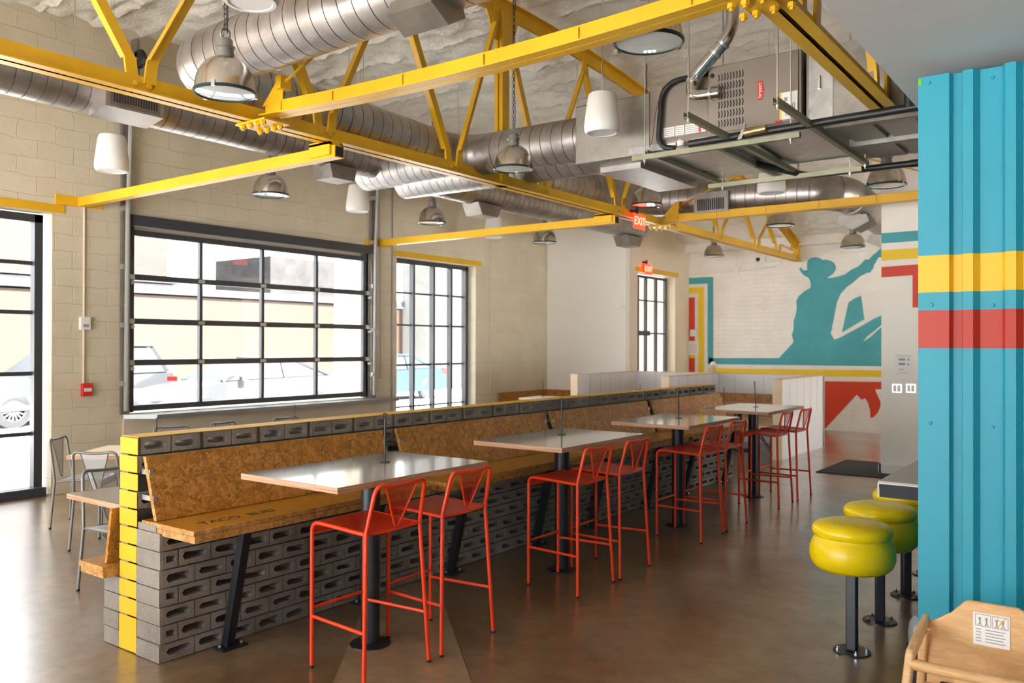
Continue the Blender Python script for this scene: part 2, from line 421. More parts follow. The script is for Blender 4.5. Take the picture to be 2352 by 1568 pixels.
# ---------------------------------------------------------------- the room
XW, YM, XV, YD = -9.8, 17.4, -7.95, 14.5       # window wall, mural wall, entry wall, short drywall
XR, YB = 6.0, -3.0
def roof_z(y): return 5.56 - .0165*(y-7.25)**2
def struct(name, mb, mats, parent=None): return tag(mb.build(name, mats, parent), kind='structure')
def wall_x(mb, x0, x1, y0, y1, z1f, holes):                   # wall in a plane x = const with rectangular holes
    ys = sorted({y0, y1, *[h for q in holes for h in q[:2]]})
    y = y0; cuts = []
    while y < y1: cuts.append(y); y += .8
    ys = sorted(set(ys) | set(c for c in cuts if all(abs(c-k) > .1 for k in ys)))
    for a, b in zip(ys, ys[1:]):
        zs = [0.0]; hs = sorted([q for q in holes if q[0] <= a+1e-6 and q[1] >= b-1e-6], key=lambda q: q[2])
        z = 0.0
        for q in hs:
            if q[2] > z+1e-4: mb.box((x0, a, z), (x1, b, q[2]))
            z = q[3]
        ta, tb = z1f(a), z1f(b); i = mb.pts([(x0,a,z),(x1,a,z),(x1,b,z),(x0,b,z),(x0,a,ta),(x1,a,ta),(x1,b,tb),(x0,b,tb)])
        for q in ((0,3,2,1),(4,5,6,7),(0,1,5,4),(1,2,6,5),(2,3,7,6),(3,0,4,7)): mb.face([i[j] for j in q])
    return mb
W1 = (1.4, 4.53, .02, 3.17); W2 = (5.42, 9.36, .86, 3.28); W3 = (10.05, 12.13, .42, 3.16)
mb = MB(); mb.box((XW-.4, YB-.3, -.2), (XR, YM+.3, 0)); struct('floor', mb, 'polished_concrete')
mb = wall_x(MB(), XW-.3, XW, YB, YD+.3, lambda y: roof_z(y)+.1, [W1, W2, W3]); struct('wall_left', mb, 'painted_brick_side')
mb = MB(); mb.box((XW, YD, 0), (XV, YD+.15, 4.9)); struct('wall_alcove', mb, 'wall_white')
DR = (14.98, 16.70, .0, 3.17)
mb = wall_x(MB(), XV-.3, XV, YD+.15, YM, lambda y: roof_z(y)+.1, [DR]); struct('wall_entry', mb, 'cream_smooth')
mb = MB(); mb.box((XV-.4, YM, 0), (XR, YM+.3, 4.2)); struct('wall_far', mb, 'painted_brick_end')
mb = MB(); mb.box((-2.69, 11.93, 0), (XR, 12.2, 5.5)); struct('wall_right', mb, 'wall_white')
mb = MB(); mb.box((-2.71, 11.90, 0), (XR, 11.93, .13)); mb.box((-2.72, 11.90, 0), (-2.69, 12.2, .13)); struct('baseboard_right', mb, 'wall_white')
mb = wall_x(MB(), XR, XR+.2, YB, YM, lambda y: roof_z(y)+.1, [(9.55, 11.9, .0, 3.0), (12.5, 17.0, .0, 3.2)]); struct('wall_side', mb, 'cream_smooth')  # unseen side wall, openings added to light the striped and mural walls
mb = MB()                                                     # unseen wall behind the camera, its openings added and sized for fill light
for a, b in ((XW, -9.2), (-1.5, 3.2), (5.0, XR)): mb.box((a, YB-.25, 0), (b, YB, 4.2))
for a, b in ((-9.2, -1.5), (3.2, 5.0)): mb.box((a, YB-.25, 0), (b, YB, .1)); mb.box((a, YB-.25, 2.9), (b, YB, 4.2))
struct('wall_back', mb, 'cream_smooth')
def ceil_pt(u, v):
    x = XW + (XR-XW)*u; y = YB + (YM-YB)*v
    z = roof_z(y) +   .05*(noise.noise(Vector((x*1.6, y*1.6, 0)))) + .055*noise.noise(Vector((x*4.5, y*4.5, 3))) + .03*noise.noise(Vector((x*10, y*10, 7)))
    ph = (y % .62)/.62
    if ph < .16: z -= .035
    return (x, y, z)
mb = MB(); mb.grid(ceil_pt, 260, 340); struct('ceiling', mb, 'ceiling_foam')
mb = MB(); mb.box((-.87, YB, 2.9), (XR, 3.93, 3.2)); mb.box((-.87, 3.93, 2.9), (XR, 9.5, 3.2)); struct('ceiling_soffit', mb, 'soffit_grey')
mb = MB(); mb.box((XV, YM-.22, 3.74), (XR, YM, 3.93)); struct('trim_1', mb, 'white_paint')
mb = MB(); mb.box((-.9, 3.93, 3.2), (-.72, 9.5, 3.9)); struct('trim_2', mb, 'rubber_black')
def lintel(n, y0, y1, z, x=XW):
    mb = MB(); mb.box((x, y0, z), (x+.012, y1, z+.085)); mb.box((x-.1, y0, z-.006), (x+.012, y1, z)); struct('trim_%d' % n, mb, 'yellow_paint')
lintel(3, 1.2, 4.66, 3.195); lintel(4, 9.99, 12.28, 3.175); lintel(5, 14.9, 16.85, 3.185, XV)
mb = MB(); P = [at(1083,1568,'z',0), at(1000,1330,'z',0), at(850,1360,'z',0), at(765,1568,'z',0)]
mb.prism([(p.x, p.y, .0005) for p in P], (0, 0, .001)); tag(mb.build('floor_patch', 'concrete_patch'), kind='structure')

# ---------------------------------------------------------------- windows
def glazed(name, x, y0, y1, z0, z1, ys, zs, fr=.06, dep=.06, mw=.035, mdep=.05, sill=None, hz=.03):
    o = struct(name, MB().box((x, y0, z0), (x+dep, y0+fr, z1)).box((x, y1-fr, z0), (x+dep, y1, z1)).box((x, y0, z0), (x+dep, y1, z0+fr)).box((x, y0, z1-fr), (x+dep, y1, z1)), 'dark_frame')
    for y in ys: MB().box((x+.005, y-mw/2, z0+fr), (x+.005+mdep, y+mw/2, z1-fr)).build('mullion', 'dark_frame', o)
    for z in zs: MB().box((x+.01, y0+fr, z-hz/2), (x+.04, y1-fr, z+hz/2)).build('glazing_bar', 'dark_frame', o)
    MB().box((x+.02, y0+fr*.5, z0+fr*.5), (x+.026, y1-fr*.5, z1-fr*.5)).build('glass', 'window_glass', o)
    return o
zl = [at(100, p, 'x', -9.9).z for p in (606, 718, 857, 994)]
w1 = glazed('window_1', -9.96, 1.42, 4.46, .0, 3.15, [3.0], zl, .09, .10, .06, .09, hz=.045)
MB().box((-9.96, 1.4, .0), (-9.78, 4.47, .10)).build('sill', 'dark_frame', w1)
# overhead door
w2 = struct('window_2', MB().box((-9.80, 5.42, 3.14), (-9.72, 9.44, 3.27)).box((-9.86, 5.40, .87), (-9.80, 5.50, 3.2)).box((-9.86, 9.30, .87), (-9.80, 9.40, 3.2)), 'dark_frame')
for k, z in enumerate([.92, 1.475, 1.98, 2.52, 3.06]):
    MB().box((-9.85, 5.45, z-.035), (-9.785, 9.36, z+.035)).build('rail', 'dark_frame', w2)
for y in [at(p, 720, 'x', -9.8).y for p in (461, 603, 727)]:
    MB().box((-9.845, y-.022, .9), (-9.79, y+.022, 3.08)).build('stile', 'dark_frame', w2)
    for z in (1.475, 1.98, 2.52): MB().box((-9.79, y-.045, z-.022), (-9.775, y+.045, z+.022)).build('hinge', 'zinc_rod', w2)
MB().box((-9.9, 5.43, 3.10), (-9.86, 9.36, 3.28)).build('head_strip', 'cream_smooth', w2)
MB().box((-9.825, 5.46, .9), (-9.82, 9.35, 3.08)).build('glass', 'window_glass', w2)
for y in (5.44, 9.39):
    for z in (1.475, 1.98, 2.52): MB().box((-9.785, y-.06, z-.03), (-9.765, y+.05, z+.03)).tube([(-9.775, y, z-.07), (-9.72, y, z-.07)], .025, 10).build('roller', 'zinc_rod', w2)
mb = MB(); mb.prism([(-9.78, 5.36, .80), (-9.48, 5.62, .80), (-9.48, 9.78, .80), (-9.78, 9.78, .80)], (0, 0, .05))
struct('trim_6', mb, 'sill_metal')
mb = MB(); mb.box((XW, 5.36, .05), (XW+.03, 9.45, .80)); struct('trim_7', mb, 'cream_smooth')
y3 = [at(p, 760, 'x', -9.9).y for p in (957, 1003, 1043)]
glazed('window_3', -10.06, 10.07, 12.1, .43, 3.15, y3, [at(1088, p, 'x', -10.0).z for p in (684, 751, 834, 921)], .07, .10, .045, .095)
d1 = glazed('door_1', XV-.25, DR[0]+.02, DR[1]-.02, 0, 3.15, [15.38, 15.74, 16.20], [2.63, 1.95, 1.05], .06, .06, .06, .055)
MB().box((XV-.2, 15.0, .0), (XV-.12, 15.72, .1)).box((XV-.2, 15.0, 1.9), (XV-.12, 15.76, 2.0)).build('door_rail', 'dark_frame', d1)
tk = [(5.36, 'left'), (9.46, 'right')]
for yy, sd in tk:
    t = thing('door_track', 'galvanised steel door track on the wall along the %s edge of the overhead glass door' % sd, 'door track', (-9.7, yy, 0), 0, 'overhead door tracks')
    MB().box((-.08, -.05, .86), (-.03, .05, 4.75)).build('jamb_angle', 'galvanised_dark', t)
    MB().tube([(-.02, 0, .9), (.0, 0, 3.2), (.10, 0, 5.0)], .028, 8)  .build('rail', 'zinc_matte', t)
    for z in (1.2, 1.9, 2.6, 3.3, 4.0, 4.7): MB().box((-.09, -.055, z), (.0+max(0, z-3.2)*.055, -.01, z+.06)).build('bracket', 'galvanised_bright', t)
t = thing('torsion_spring', 'long black torsion spring shaft above the overhead glass door', 'spring', (-9.6, 7.4, 5.13))
MB().tube([(0, -2.0, 0), (0, 2.0, 0)], .014, 8).build('shaft', 'zinc_rod', t)
MB().tube([(0, -1.3, 0), (0, 1.2, 0)], .05, 12).build('coil', 'black_steel', t)
for y in (-1.95, 1.95): MB().lathe([(0, -.03), (.10, -.03), (.12, 0), (.10, .03), (0, .03)], (0, y, 0), 20, M=Matrix.Rotation(PI/2, 4, 'X')).build('cable_drum', 'black_steel', t)
for y in (-1.98, 1.9): MB().box((-.15, y, -.3), (-.02, y+.04, .25)).build('end_bracket', 'galvanised_dark', t)

# wall items
t = thing('fire_alarm_pull', 'small red fire alarm pull box on the white brick window wall', 'alarm', (XW, 4.915, 1.17))
MB().box((0, -.06, -.075), (.05, .06, .075)).build('body', 'alarm_red', t, bevel=.006); MB().box((.05, -.04, -.02), (.062, .04, .02)).build('handle', 'white_plastic', t)
t = thing('thermostat_box', 'small white box on the conduit above the red fire alarm', 'switch box', (XW, 4.89, 1.94))
MB().box((0, -.06, -.075), (.05, .06, .075)).build('body', 'white_plastic', t, bevel=.006); MB().box((.05, -.03, -.04), (.056, .03, -.01)).build('display', 'ink_grey', t)
tag(MB().tube([(XW+.012, 4.885, 1.25), (XW+.012, 4.885, 3.33)], .012, 8).build('conduit', 'cream_smooth'), 'thin cream conduit running up from the red fire alarm', 'conduit')
tag(MB().tube([(XW+.012, 9.55, 1.95), (XW+.012, 9.55, 5.2)], .01, 8).build('conduit', 'cream_smooth'), 'thin conduit dropping to a switch box right of the overhead door', 'conduit')
tag(MB().tube([(XW+.012, 9.93, .05), (XW+.012, 9.93, 5.0)], .012, 8).build('conduit', 'galvanised_dark'), 'grey full height conduit left of the tall gridded window', 'conduit')
tag(MB().tube([(XW+.012, 12.55, .8), (XW+.012, 12.55, 4.4)], .008, 8).build('conduit', 'cream_smooth'), 'thin painted conduit right of the tall gridded window', 'conduit')
tag(MB().tube([(XW+.02, 9.65, 1.15), (XW+.06, 9.62, 1.5), (XW+.03, 9.6, 4.7)], .006, 6).build('pull_chain', 'galvanised_dark'), 'slack door pull chain hanging right of the overhead door', 'chain')
t = thing('switch_box', 'small cream switch box beside the overhead door', 'switch box', (XW, 9.55, 1.9))
MB().box((0, -.05, -.07), (.04, .05, .07)).build('body', 'cream_smooth', t, bevel=.005); MB().box((.04, -.02, -.03), (.05, .02, .03)).build('button', 'white_plastic', t)

# ---------------------------------------------------------------- bowstring trusses
def chord_z(y): return 5.42 - .0165*(y-7.25)**2
def angle_pair(mb, a, b, h, wd, gap=.012):                    # back-to-back steel angles, flat face at the bottom
    (x, y0, z), (_, y1, _) = a, b
    for s in (-1, 1):
        mb.box((x+s*gap/2 if s > 0 else x-gap/2-.008, y0, z), (x+gap/2+.008 if s > 0 else x-gap/2, y1, z+h))
        mb.box((x+gap/2 if s > 0 else x-gap/2-wd, y0, z), (x+gap/2+wd if s > 0 else x-gap/2, y1, z+.008))
NODES = [-1.7, -.1, 1.5, 3.13, 4.77, 6.45, 8.07, 9.86, 11.5, 13.25, 14.95, 16.1]
def truss(x, label):
    t = thing('roof_truss', label, 'roof truss', (x, 0, 0), 0, 'yellow bowstring roof trusses')
    mb = MB(); angle_pair(mb, (0, -2.9, 3.42), (0, 17.38, 3.42), .125, .082); mb.build('bottom_chord', 'yellow_paint', t)
    mb = MB(); n = 36
    ys = [-2.9 + 20.25*k/n for k in range(n+1)]
    for s in (-1, 1):
        i = None
        for y in ys:
            z = chord_z(y); P = [(s*.007, y, z-.15), (s*.015, y, z-.15), (s*.015, y, z-.01), (s*.09, y, z-.01), (s*.09, y, z), (s*.007, y, z)]
            j = mb.pts(P)
            if i:
                for k in range(6): mb.face([i[k], i[(k+1) % 6], j[(k+1) % 6], j[k]], 0, False)
            i = j
    mb.build('top_chord', 'yellow_paint', t)
    MB().box((-.055, 7.19, 3.42), (-.008, 7.31, 5.3)).box((.008, 7.19, 3.42), (.055, 7.31, 5.3)).prism([(.0, 6.95, 5.3), (0, 7.55, 5.3), (0, 7.42, 4.98), (0, 7.1, 4.98)], (.012, 0, 0)).build('king_post', 'yellow_paint', t)
    for y, z0 in ((17.2, 3.42),): MB().box((-.055, y-.06, z0), (.055, y+.06, 3.85)).build('end_post', 'yellow_paint', t)
    for k, y in enumerate(NODES):
        tops = [((NODES[k-1]+y)/2 if k else -2.4), ((NODES[k+1]+y)/2 if k+1 < len(NODES) else 16.9)]
        for side, yt in zip((-1, 1), tops):
            if abs(yt-7.25) < .3: yt = 7.25+.08*(-1 if side > 0 else 1)*1.0
            a = Vector((0, y+side*.05, 3.50)); k1 = Vector((0, y+side*.07, 3.66)); b = Vector((0, yt-side*.04, chord_z(yt)-.06)); k2 = b+Vector((0, -side*.03, -.22))
            off = .02*side
            mb = MB(); pth = [a, k1, k2, b]
            for p, q in zip(pth, pth[1:]):
                mb.bar(p+Vector((off, 0, 0)), q+Vector((off, 0, 0)), .018, .085, up=(0, 1, 0)) if False else mb.prism([(off-.01, p.y-.042, p.z), (off-.01, p.y+.042, p.z), (off-.01, q.y+.042, q.z), (off-.01, q.y-.042, q.z)], (.02, 0, 0))
                mb.prism([(off-.05 if side < 0 else off+.01, p.y-.042, p.z), (off-.05 if side < 0 else off+.01, p.y-.034, p.z), (off-.05 if side < 0 else off+.01, q.y-.034, q.z), (off-.05 if side < 0 else off+.01, q.y-.042, q.z)], (.04, 0, 0)) if p is k1 else None
            mb.build('web_strut', 'yellow_paint', t)
        mb = MB()
        for dy in (-.05, .05): mb.lathe([(0, .0), (.022, .004), (.018, .014), (0, .02)], (.015, y+dy, 3.485), 10, M=Matrix.Rotation(PI/2, 4, 'Y'))
        mb.build('rivet', 'yellow_paint', t)
    return t
truss(-5.5, 'long yellow steel truss nearer the window wall, passing over the block partition')
truss(-1.45, 'yellow steel truss at the right beside the grey soffit')
def cross_beam(y, label, sag, rods):
    x0, x1 = -5.40, -1.55
    t = thing('cross_beam', label, 'beam', (0, y, 0), 0, 'yellow cross beams between the trusses')
    mb = MB(); n = 12; prev = None
    for s in (-1, 1):
        prev = None
        for k in range(n+1):
            u = k/n; x = x0+(x1-x0)*u; z = 3.46-sag*4*u*(1-u)
            P = [(x, s*.004, z), (x, s*.078, z), (x, s*.078, z+.008), (x, s*.012, z+.008), (x, s*.012, z+.115), (x, s*.004, z+.115)]
            j = mb.pts(P)
            if prev:
                for q in range(6): mb.face([prev[q], prev[(q+1) % 6], j[(q+1) % 6], j[q]])
            prev = j
    mb.build('angle_pair', 'yellow_paint', t)
    for u in (.05, .2, .38, .56, .74, .92):
        x = x0+(x1-x0)*u; z = 3.46-sag*4*u*(1-u)
        MB().box((x-.006, -.024, z+.01), (x+.006, -.012, z+.10)).build('spacer', 'yellow_paint', t)
    for xe, s in ((-5.5, 1), (-1.45, -1)):
        mb = MB().box((xe-.13, -.12, 3.405), (xe+.13+.1*s, .12, 3.418))
        mb.prism([(xe+s*.05, -.006, 3.55), (xe+s*.30, -.006, 3.57), (xe+s*.30, -.006, 3.74), (xe+s*.25, -.006, 3.74)], (0, .012, 0))
        mb.box((xe+s*.30-.03, -.05, 3.64), (xe+s*.30+.03, .05, 3.74)); mb.build('gusset', 'yellow_paint', t)
        for dx in (-.09, 0, .09, .16*s):
            for dy in (-.08, .08): MB().lathe([(0, -.035), (.013, -.035), (.013, -.022), (.024, -.022), (.024, 0), (0, 0)], (xe+dx, dy, 3.405), 6).build('bolt', 'yellow_paint', t)
    for a, b in rods: MB().tube([a, b], .011, 8).build('tie_rod', 'yellow_paint', t)
    return t
zt = chord_z(4.08)-.1
cross_beam(4.10, 'sagging yellow double angle beam in the foreground between the two trusses', .055, [((-5.2, 0, 3.69), (-1.5, 0, zt))])
zt = chord_z(11.03)-.1
cross_beam(11.03, 'farther yellow double angle beam running over the white striped wall', .01, [((-5.2, 0, 3.69), (-1.5, 0, zt)), ((-5.45, 0, zt), (-1.75, 0, 3.69))])
def steel_strut(y, label):
    t = thing('steel_strut', label, 'beam', (0, y, 0), 0, 'yellow square tube struts at the window wall')
    MB().box((XW+.02, -.05, 3.29), (-5.42, .05, 3.39)).build('square_tube', 'yellow_paint', t)
    MB().box((-5.421, -.042, 3.298), (-5.418, .042, 3.382)).build('tube_opening', 'rubber_black', t)
    MB().box((XW, -.30, 3.285), (XW+.02, .24, 3.395)).build('wall_plate', 'yellow_paint', t)
    MB().box((-5.72, -.075, 3.31), (-5.46, -.05, 3.43)).box((-5.72, .05, 3.31), (-5.46, .075, 3.43)).box((-5.72, -.075, 3.40), (-5.46, .075, 3.42)).build('saddle', 'yellow_paint', t)
steel_strut(4.86, 'yellow square tube strut from window wall to truss above the overhead door')
steel_strut(9.64, 'farther yellow square tube strut left of the red exit sign')

# ---------------------------------------------------------------- spiral ducts
def spiral(mb, path, r, pitch=.125, fil=0, n=28, mi=0):
    P = fillet([Vector(p) for p in path], fil, 7) if fil else [Vector(p) for p in path]
    L = [0]
    for a, b in zip(P, P[1:]): L.append(L[-1]+(b-a).length)
    tot = L[-1]
    def pos(d):
        for k in range(len(P)-1):
            if d <= L[k+1]+1e-9: return P[k].lerp(P[k+1], (d-L[k])/max(1e-9, L[k+1]-L[k]))
        return P[-1]
    stations = []; d = 0
    while d < tot:
        stations += [(d, r), (d+.001, r-.011), (d+.007, r-.011), (d+.008, r), (d+pitch*.5, r)]; d += pitch
    stations = [s for s in stations if s[0] < tot] + [(tot, r)]
    mb.tube([pos(s[0]) for s in stations], [s[1] for s in stations], n, mi)
    return mb
def hang(mb, x, y, z): mb.tube([(x, y, z), (x, y, roof_z(y)-.02)], .004, 5)
def wedge(parent, c, L, Wd, H, axis, name='diffuser'):        # open-bottomed wedge diffuser saddled under a duct
    x, y, z = c; P = []
    for s in (-1, 1):
        q = [(-Wd*.5, 0), (Wd*.5, 0), (Wd*.62, -H*.5), (0.0, -H), (-Wd*.62, -H*.5)]
        P.append(q)
    q = P[0]
    mb = MB()
    if axis == 'y': mb.prism([(x+a, y-L/2, z+b) for a, b in q], (0, L, 0))
    else: mb.prism([(x-L/2, y+a, z+b) for a, b in q], (L, 0, 0))
    return mb.build(name, 'galvanised_dark', parent)
def flat_diff(parent, c, ltop, lbot, Wd, H):                  # truncated box outlet under a duct running along y
    x, y, z = c
    a = [(x-Wd/2, y-ltop/2, z), (x+Wd/2, y-ltop/2, z), (x+Wd/2, y+ltop/2, z), (x-Wd/2, y+ltop/2, z)]
    b = [(x-Wd/2, y-lbot/2, z-H), (x+Wd/2, y-lbot/2, z-H), (x+Wd/2, y+lbot/2, z-H), (x-Wd/2, y+lbot/2, z-H)]
    mb = MB(); i = mb.pts(a); j = mb.pts(b); mb.face(i); mb.face(j[::-1])
    for k in range(4): mb.face([i[k], i[(k+1) % 4], j[(k+1) % 4], j[k]])
    return mb.build('diffuser', 'galvanised_dark', parent)
t = thing('spiral_duct', 'spiral duct along the window wall above the overhead door with a slotted register', 'air duct', (0, 0, 0), 0, 'galvanised spiral ducts')
spiral(MB(), [(-7.6, -2.5, 4.03), (-7.6, 7.5, 3.98)], .205).build('duct_run', 'galvanised', t)
spiral(MB(), [(-7.92, 7.55, 3.90), (-6.1, 7.55, 3.90)], .225).build('cross_duct', 'galvanised', t)
mb = MB(); mb.prism([(-7.55, 3.80, 3.75), (-7.25, 3.80, 3.80), (-7.25, 3.80, 4.05), (-7.45, 3.80, 4.15)], (0, .55, 0)); rg = mb.build('register', 'galvanised', t)
mb = MB(); mb.box((-7.252, 3.84, 3.82), (-7.244, 4.31, 4.04)); mb.build('register_frame', 'galvanised_dark', rg)
mb = MB()
for k in range(17): mb.box((-7.246, 3.87+k*.025, 3.85), (-7.240, 3.882+k*.025, 4.01))
mb.build('slot_grille', 'rubber_black', rg)
flat_diff(t, (-7.6, 6.75, 3.80), .42, .34, .30, .16)
mb = MB()
for y in (1.0, 3.7, 5.4, 7.2): hang(mb, -7.6, y, 4.2)
mb.build('hanger_wire', 'zinc_rod', t)
t = thing('spiral_duct', 'spiral duct along the window wall beyond the cross duct, ending above the entry', 'air duct', (0, 0, 0), 0, 'galvanised spiral ducts')
spiral(MB(), [(-7.6, 8.2, 3.93), (-7.6, 14.35, 3.93)], .215).build('duct_run', 'galvanised', t)
spiral(MB(), [(-7.86, 8.2, 3.88), (-6.2, 8.2, 3.86)], .22).build('cross_duct', 'galvanised', t)
flat_diff(t, (-7.6, 9.55, 3.73), .55, .36, .30, .17); flat_diff(t, (-7.6, 13.95, 3.73), .62, .36, .30, .18)
MB().box((-7.42, 12.0, 3.75), (-7.30, 12.2, 3.95)).build('damper_box', 'galvanised', t)
mb = MB()
for y in (9.0, 11.5, 14.0): hang(mb, -7.6, y, 4.13)
mb.build('hanger_wire', 'zinc_rod', t)
t = thing('spiral_duct', 'big foreground spiral duct crossing over the truss and bending back to the air handler', 'air duct', (0, 0, 0), 0, 'galvanised spiral ducts')
spiral(MB(), [(1.5, 3.65, 3.90), (-5.78, 3.65, 3.80), (-5.78, 6.9, 3.70), (-4.13, 6.9, 3.68)], .21, .125, .42).build('duct_run', 'galvanised', t)
wedge(t, (-3.28, 3.60, 3.68), .34, .24, .17, 'x')
mb = MB()
for x in (-4.6, -2.5, 0): hang(mb, x, 3.65, 4.1)
hang(mb, -5.78, 5.3, 3.95); mb.build('hanger_wire', 'zinc_rod', t)
t = thing('spiral_duct', 'spiral duct from the plenum bending around above the red exit sign to the far right', 'air duct', (0, 0, 0), 0, 'galvanised spiral ducts')
spiral(MB(), [(-4.0, 7.72, 3.76), (-5.95, 7.72, 3.76), (-5.95, 11.3, 3.86), (-3.02, 11.3, 3.71), (-3.02, 16.9, 3.40)], .232, .14, .5).build('duct_run', 'galvanised', t)
wedge(t, (-3.02, 12.0, 3.46), .42, .34, .20, 'y'); wedge(t, (-3.02, 13.6, 3.37), .42, .34, .20, 'y')
bx = MB().box((-4.95, 11.0, 3.55), (-4.45, 11.15, 3.83)).build('register', 'galvanised_dark', t)
mb = MB()
for k in range(13): mb.box((-4.90+k*.031, 10.992, 3.58), (-4.885+k*.031, 11.0, 3.74))
mb.build('slot_grille', 'rubber_black', bx)
mb = MB()
for x, y in ((-5.95, 9.5), (-4.2, 11.3), (-3.02, 12.8), (-3.02, 15)): hang(mb, x, y, 4.05)
mb.build('hanger_wire', 'zinc_rod', t)

# ---------------------------------------------------------------- air handler
A = thing('air_handler', 'taupe air handler with louvred furnace cabinet hanging between the trusses', 'air handler', (0, 0, 0))
YF = 6.55
mb = MB().box((-4.12, YF, 3.36), (-3.36, 8.0, 3.89)); mb.build('supply_plenum', 'galvanised_dark', A, bevel=.01)
MB().box((-4.0, YF+.25, 3.31), (-3.58, 8.0, 3.36)).build('plenum_base', 'galvanised', A)
coil = MB().box((-3.36, YF, 3.40), (-2.80, 7.7, 3.93)).build('coil_cabinet', 'taupe_cabinet', A, bevel=.006)
MB().box((-3.24, YF-.012, 3.46), (-2.82, YF, 3.90)).build('access_panel', 'taupe_cabinet', coil, bevel=.004)
furn = MB().box((-2.80, YF-.06, 3.41), (-2.04, 7.7, 3.98)).build('furnace_cabinet', 'taupe_cabinet', A, bevel=.006)
MB().box((-2.78, YF-.075, 3.43), (-2.06, YF-.06, 3.97)).build('front_door', 'taupe_cabinet', furn, bevel=.004)
mb = MB()
for r in range(6):
    for c in range(9):
        x = -2.705+c*.025; z = 3.47+r*.075
        mb.prism([(x, YF-.078, z), (x+.008, YF-.078, z), (x+.014, YF-.078, z+.028), (x+.008, YF-.078, z+.056), (x, YF-.078, z+.056), (x+.006, YF-.078, z+.028)], (0, .004, 0))
mb.build('louvre', 'rubber_black', furn)
mb = MB()
for z in (3.475, 3.90): mb.lathe([(0, 0), (.018, 0), (.018, .008), (0, .008)], (-2.755, YF-.073, z), 16, M=Matrix.Rotation(PI/2, 4, 'X'))
mb.build('door_knob', 'rubber_black', furn)
bz = 3.71; bx0 = -2.375
bd = MB().prism([(bx0, YF-.079, bz-.075), (bx0+.035, YF-.079, bz-.075), (bx0+.05, YF-.079, bz), (bx0+.035, YF-.079, bz+.075), (bx0, YF-.079, bz+.075)], (0, .004, 0)).build('name_badge', 'badge_red', furn)
text_mesh('badge_lettering', 'bryant', .046, 'label_white', basis((0, 0, 1), (-1, 0, 0), (bx0+.018, YF-.080, bz)), bd, .001)
st = MB().box((-2.20, YF-.079, 3.45), (-2.065, YF-.075, 3.66)).build('warning_sticker', 'label_white', furn)
MB().box((-2.20, YF-.081, 3.45), (-2.186, YF-.078, 3.655)).build('sticker_stripe', 'badge_orange', st)
mb = MB()
for k in range(5): mb.box((-2.155+k*.017, YF-.081, 3.475), (-2.149+k*.017, YF-.078, 3.57))
mb.box((-2.165, YF-.081, 3.59), (-2.14, YF-.078, 3.62)); mb.build('sticker_print', 'ink_grey', st)
for a, b in ((-3.22, -3.12), (-3.11, -3.03), (-3.02, -2.84)):
    l = MB().box((a, YF-.017, 3.475), (b, YF-.012, 3.555)).build('rating_label', 'label_white', coil)
    mb = MB()
    for k in range(4): mb.box((a+.008, YF-.019, 3.487+k*.016), (b-.01, YF-.016, 3.492+k*.016))
    mb.build('label_print', 'ink_grey', l)
MB().box((-2.90, YF-.020, 3.475), (-2.88, YF-.016, 3.555)).build('label_stripe', 'badge_red', coil)
ret = MB().box((-2.02, YF, 3.42), (-.92, 8.15, 3.98)).build('return_plenum', 'galvanised_dark', A)
MB().box((-2.0, YF-.006, 3.43), (-1.82, YF, 3.97)).build('collar', 'galvanised_bright', ret)
MB().box((-1.93, YF-.03, 3.66), (-1.91, YF-.006, 3.76)).build('handle', 'zinc_rod', ret)
mb = MB()
for r in range(2):
    for c in range(3): mb.box((-1.85+c*.3, YF+.15+r*.75, 3.395), (-1.6+c*.3, YF+.75+r*.75, 3.42))
mb.build('filter_panel', 'taupe_cabinet', ret)
for a_ in (.76, .03): MB().box((-1.9, YF+a_, 3.36), (-.95, YF+a_+.1, 3.42)).build('filter_rail', 'galvanised_dark', ret)
MB().box((-2.74, YF+.02, 3.395), (-2.0, 7.85, 3.41)).build('underside_panel', 'galvanised_bright', A)
t = thing('flue_pipe', 'bent bright metal flue pipe beside the louvred air handler', 'pipe', (0, 0, 0))
yy = YF-.12
fp = [at(1670, 20, 'y', yy), at(1690, 85, 'y', yy), at(1640, 135, 'y', yy), at(1592, 180, 'y', yy), at(1590, 225, 'y', yy), at(1640, 215, 'y', yy)]
fp = [(fp[0].x+.02, yy, roof_z(yy)), (fp[0].x+.05, yy, fp[1].z+.05), (fp[3].x, yy, fp[3].z), (fp[4].x-.005, yy, fp[5].z+.01), (fp[5].x+.05, yy, fp[5].z)]
MB().tube(fp, .052, 18, fil=.13, ks=4).build('pipe', 'chrome', t)
for p, q, u in ((0, 1, .75), (1, 2, .25), (1, 2, .45), (2, 3, .15), (3, 4, .7)):
    a, b = Vector(fp[p]), Vector(fp[q]); c = a.lerp(b, u); d = (b-a).normalized()*.012; MB().tube([c-d, c+d], .058, 18).build('joint_band', 'galvanised_bright', t)
t = thing('refrigerant_line', 'black insulated line looping down the left of the air handler', 'pipe', (0, 0, 0)); yy = YF-.05
MB().tube([(-2.1, yy+.2, 4.02), (-2.75, yy+.15, 3.99), (-3.12, yy, 3.93), (-3.22, yy, 3.85), (-3.25, yy, 3.45), (-3.20, yy, 3.38), (-3.10, yy, 3.36)], .024, 10, fil=.06).build('insulation', 'pipe_black', t)
MB().tube([(-3.20, yy-.02, 3.90), (-3.27, yy-.02, 3.7), (-3.30, yy-.02, 3.45), (-3.33, yy-.02, 3.40)], .004, 6, fil=.1).build('cable', 'copper', t)
MB().lathe([(0, 0), (.03, .005), (.035, .04), (.02, .06), (0, .065)], (-3.03, yy-.03, 3.36), 14).build('trap_cap', 'white_plastic', t)
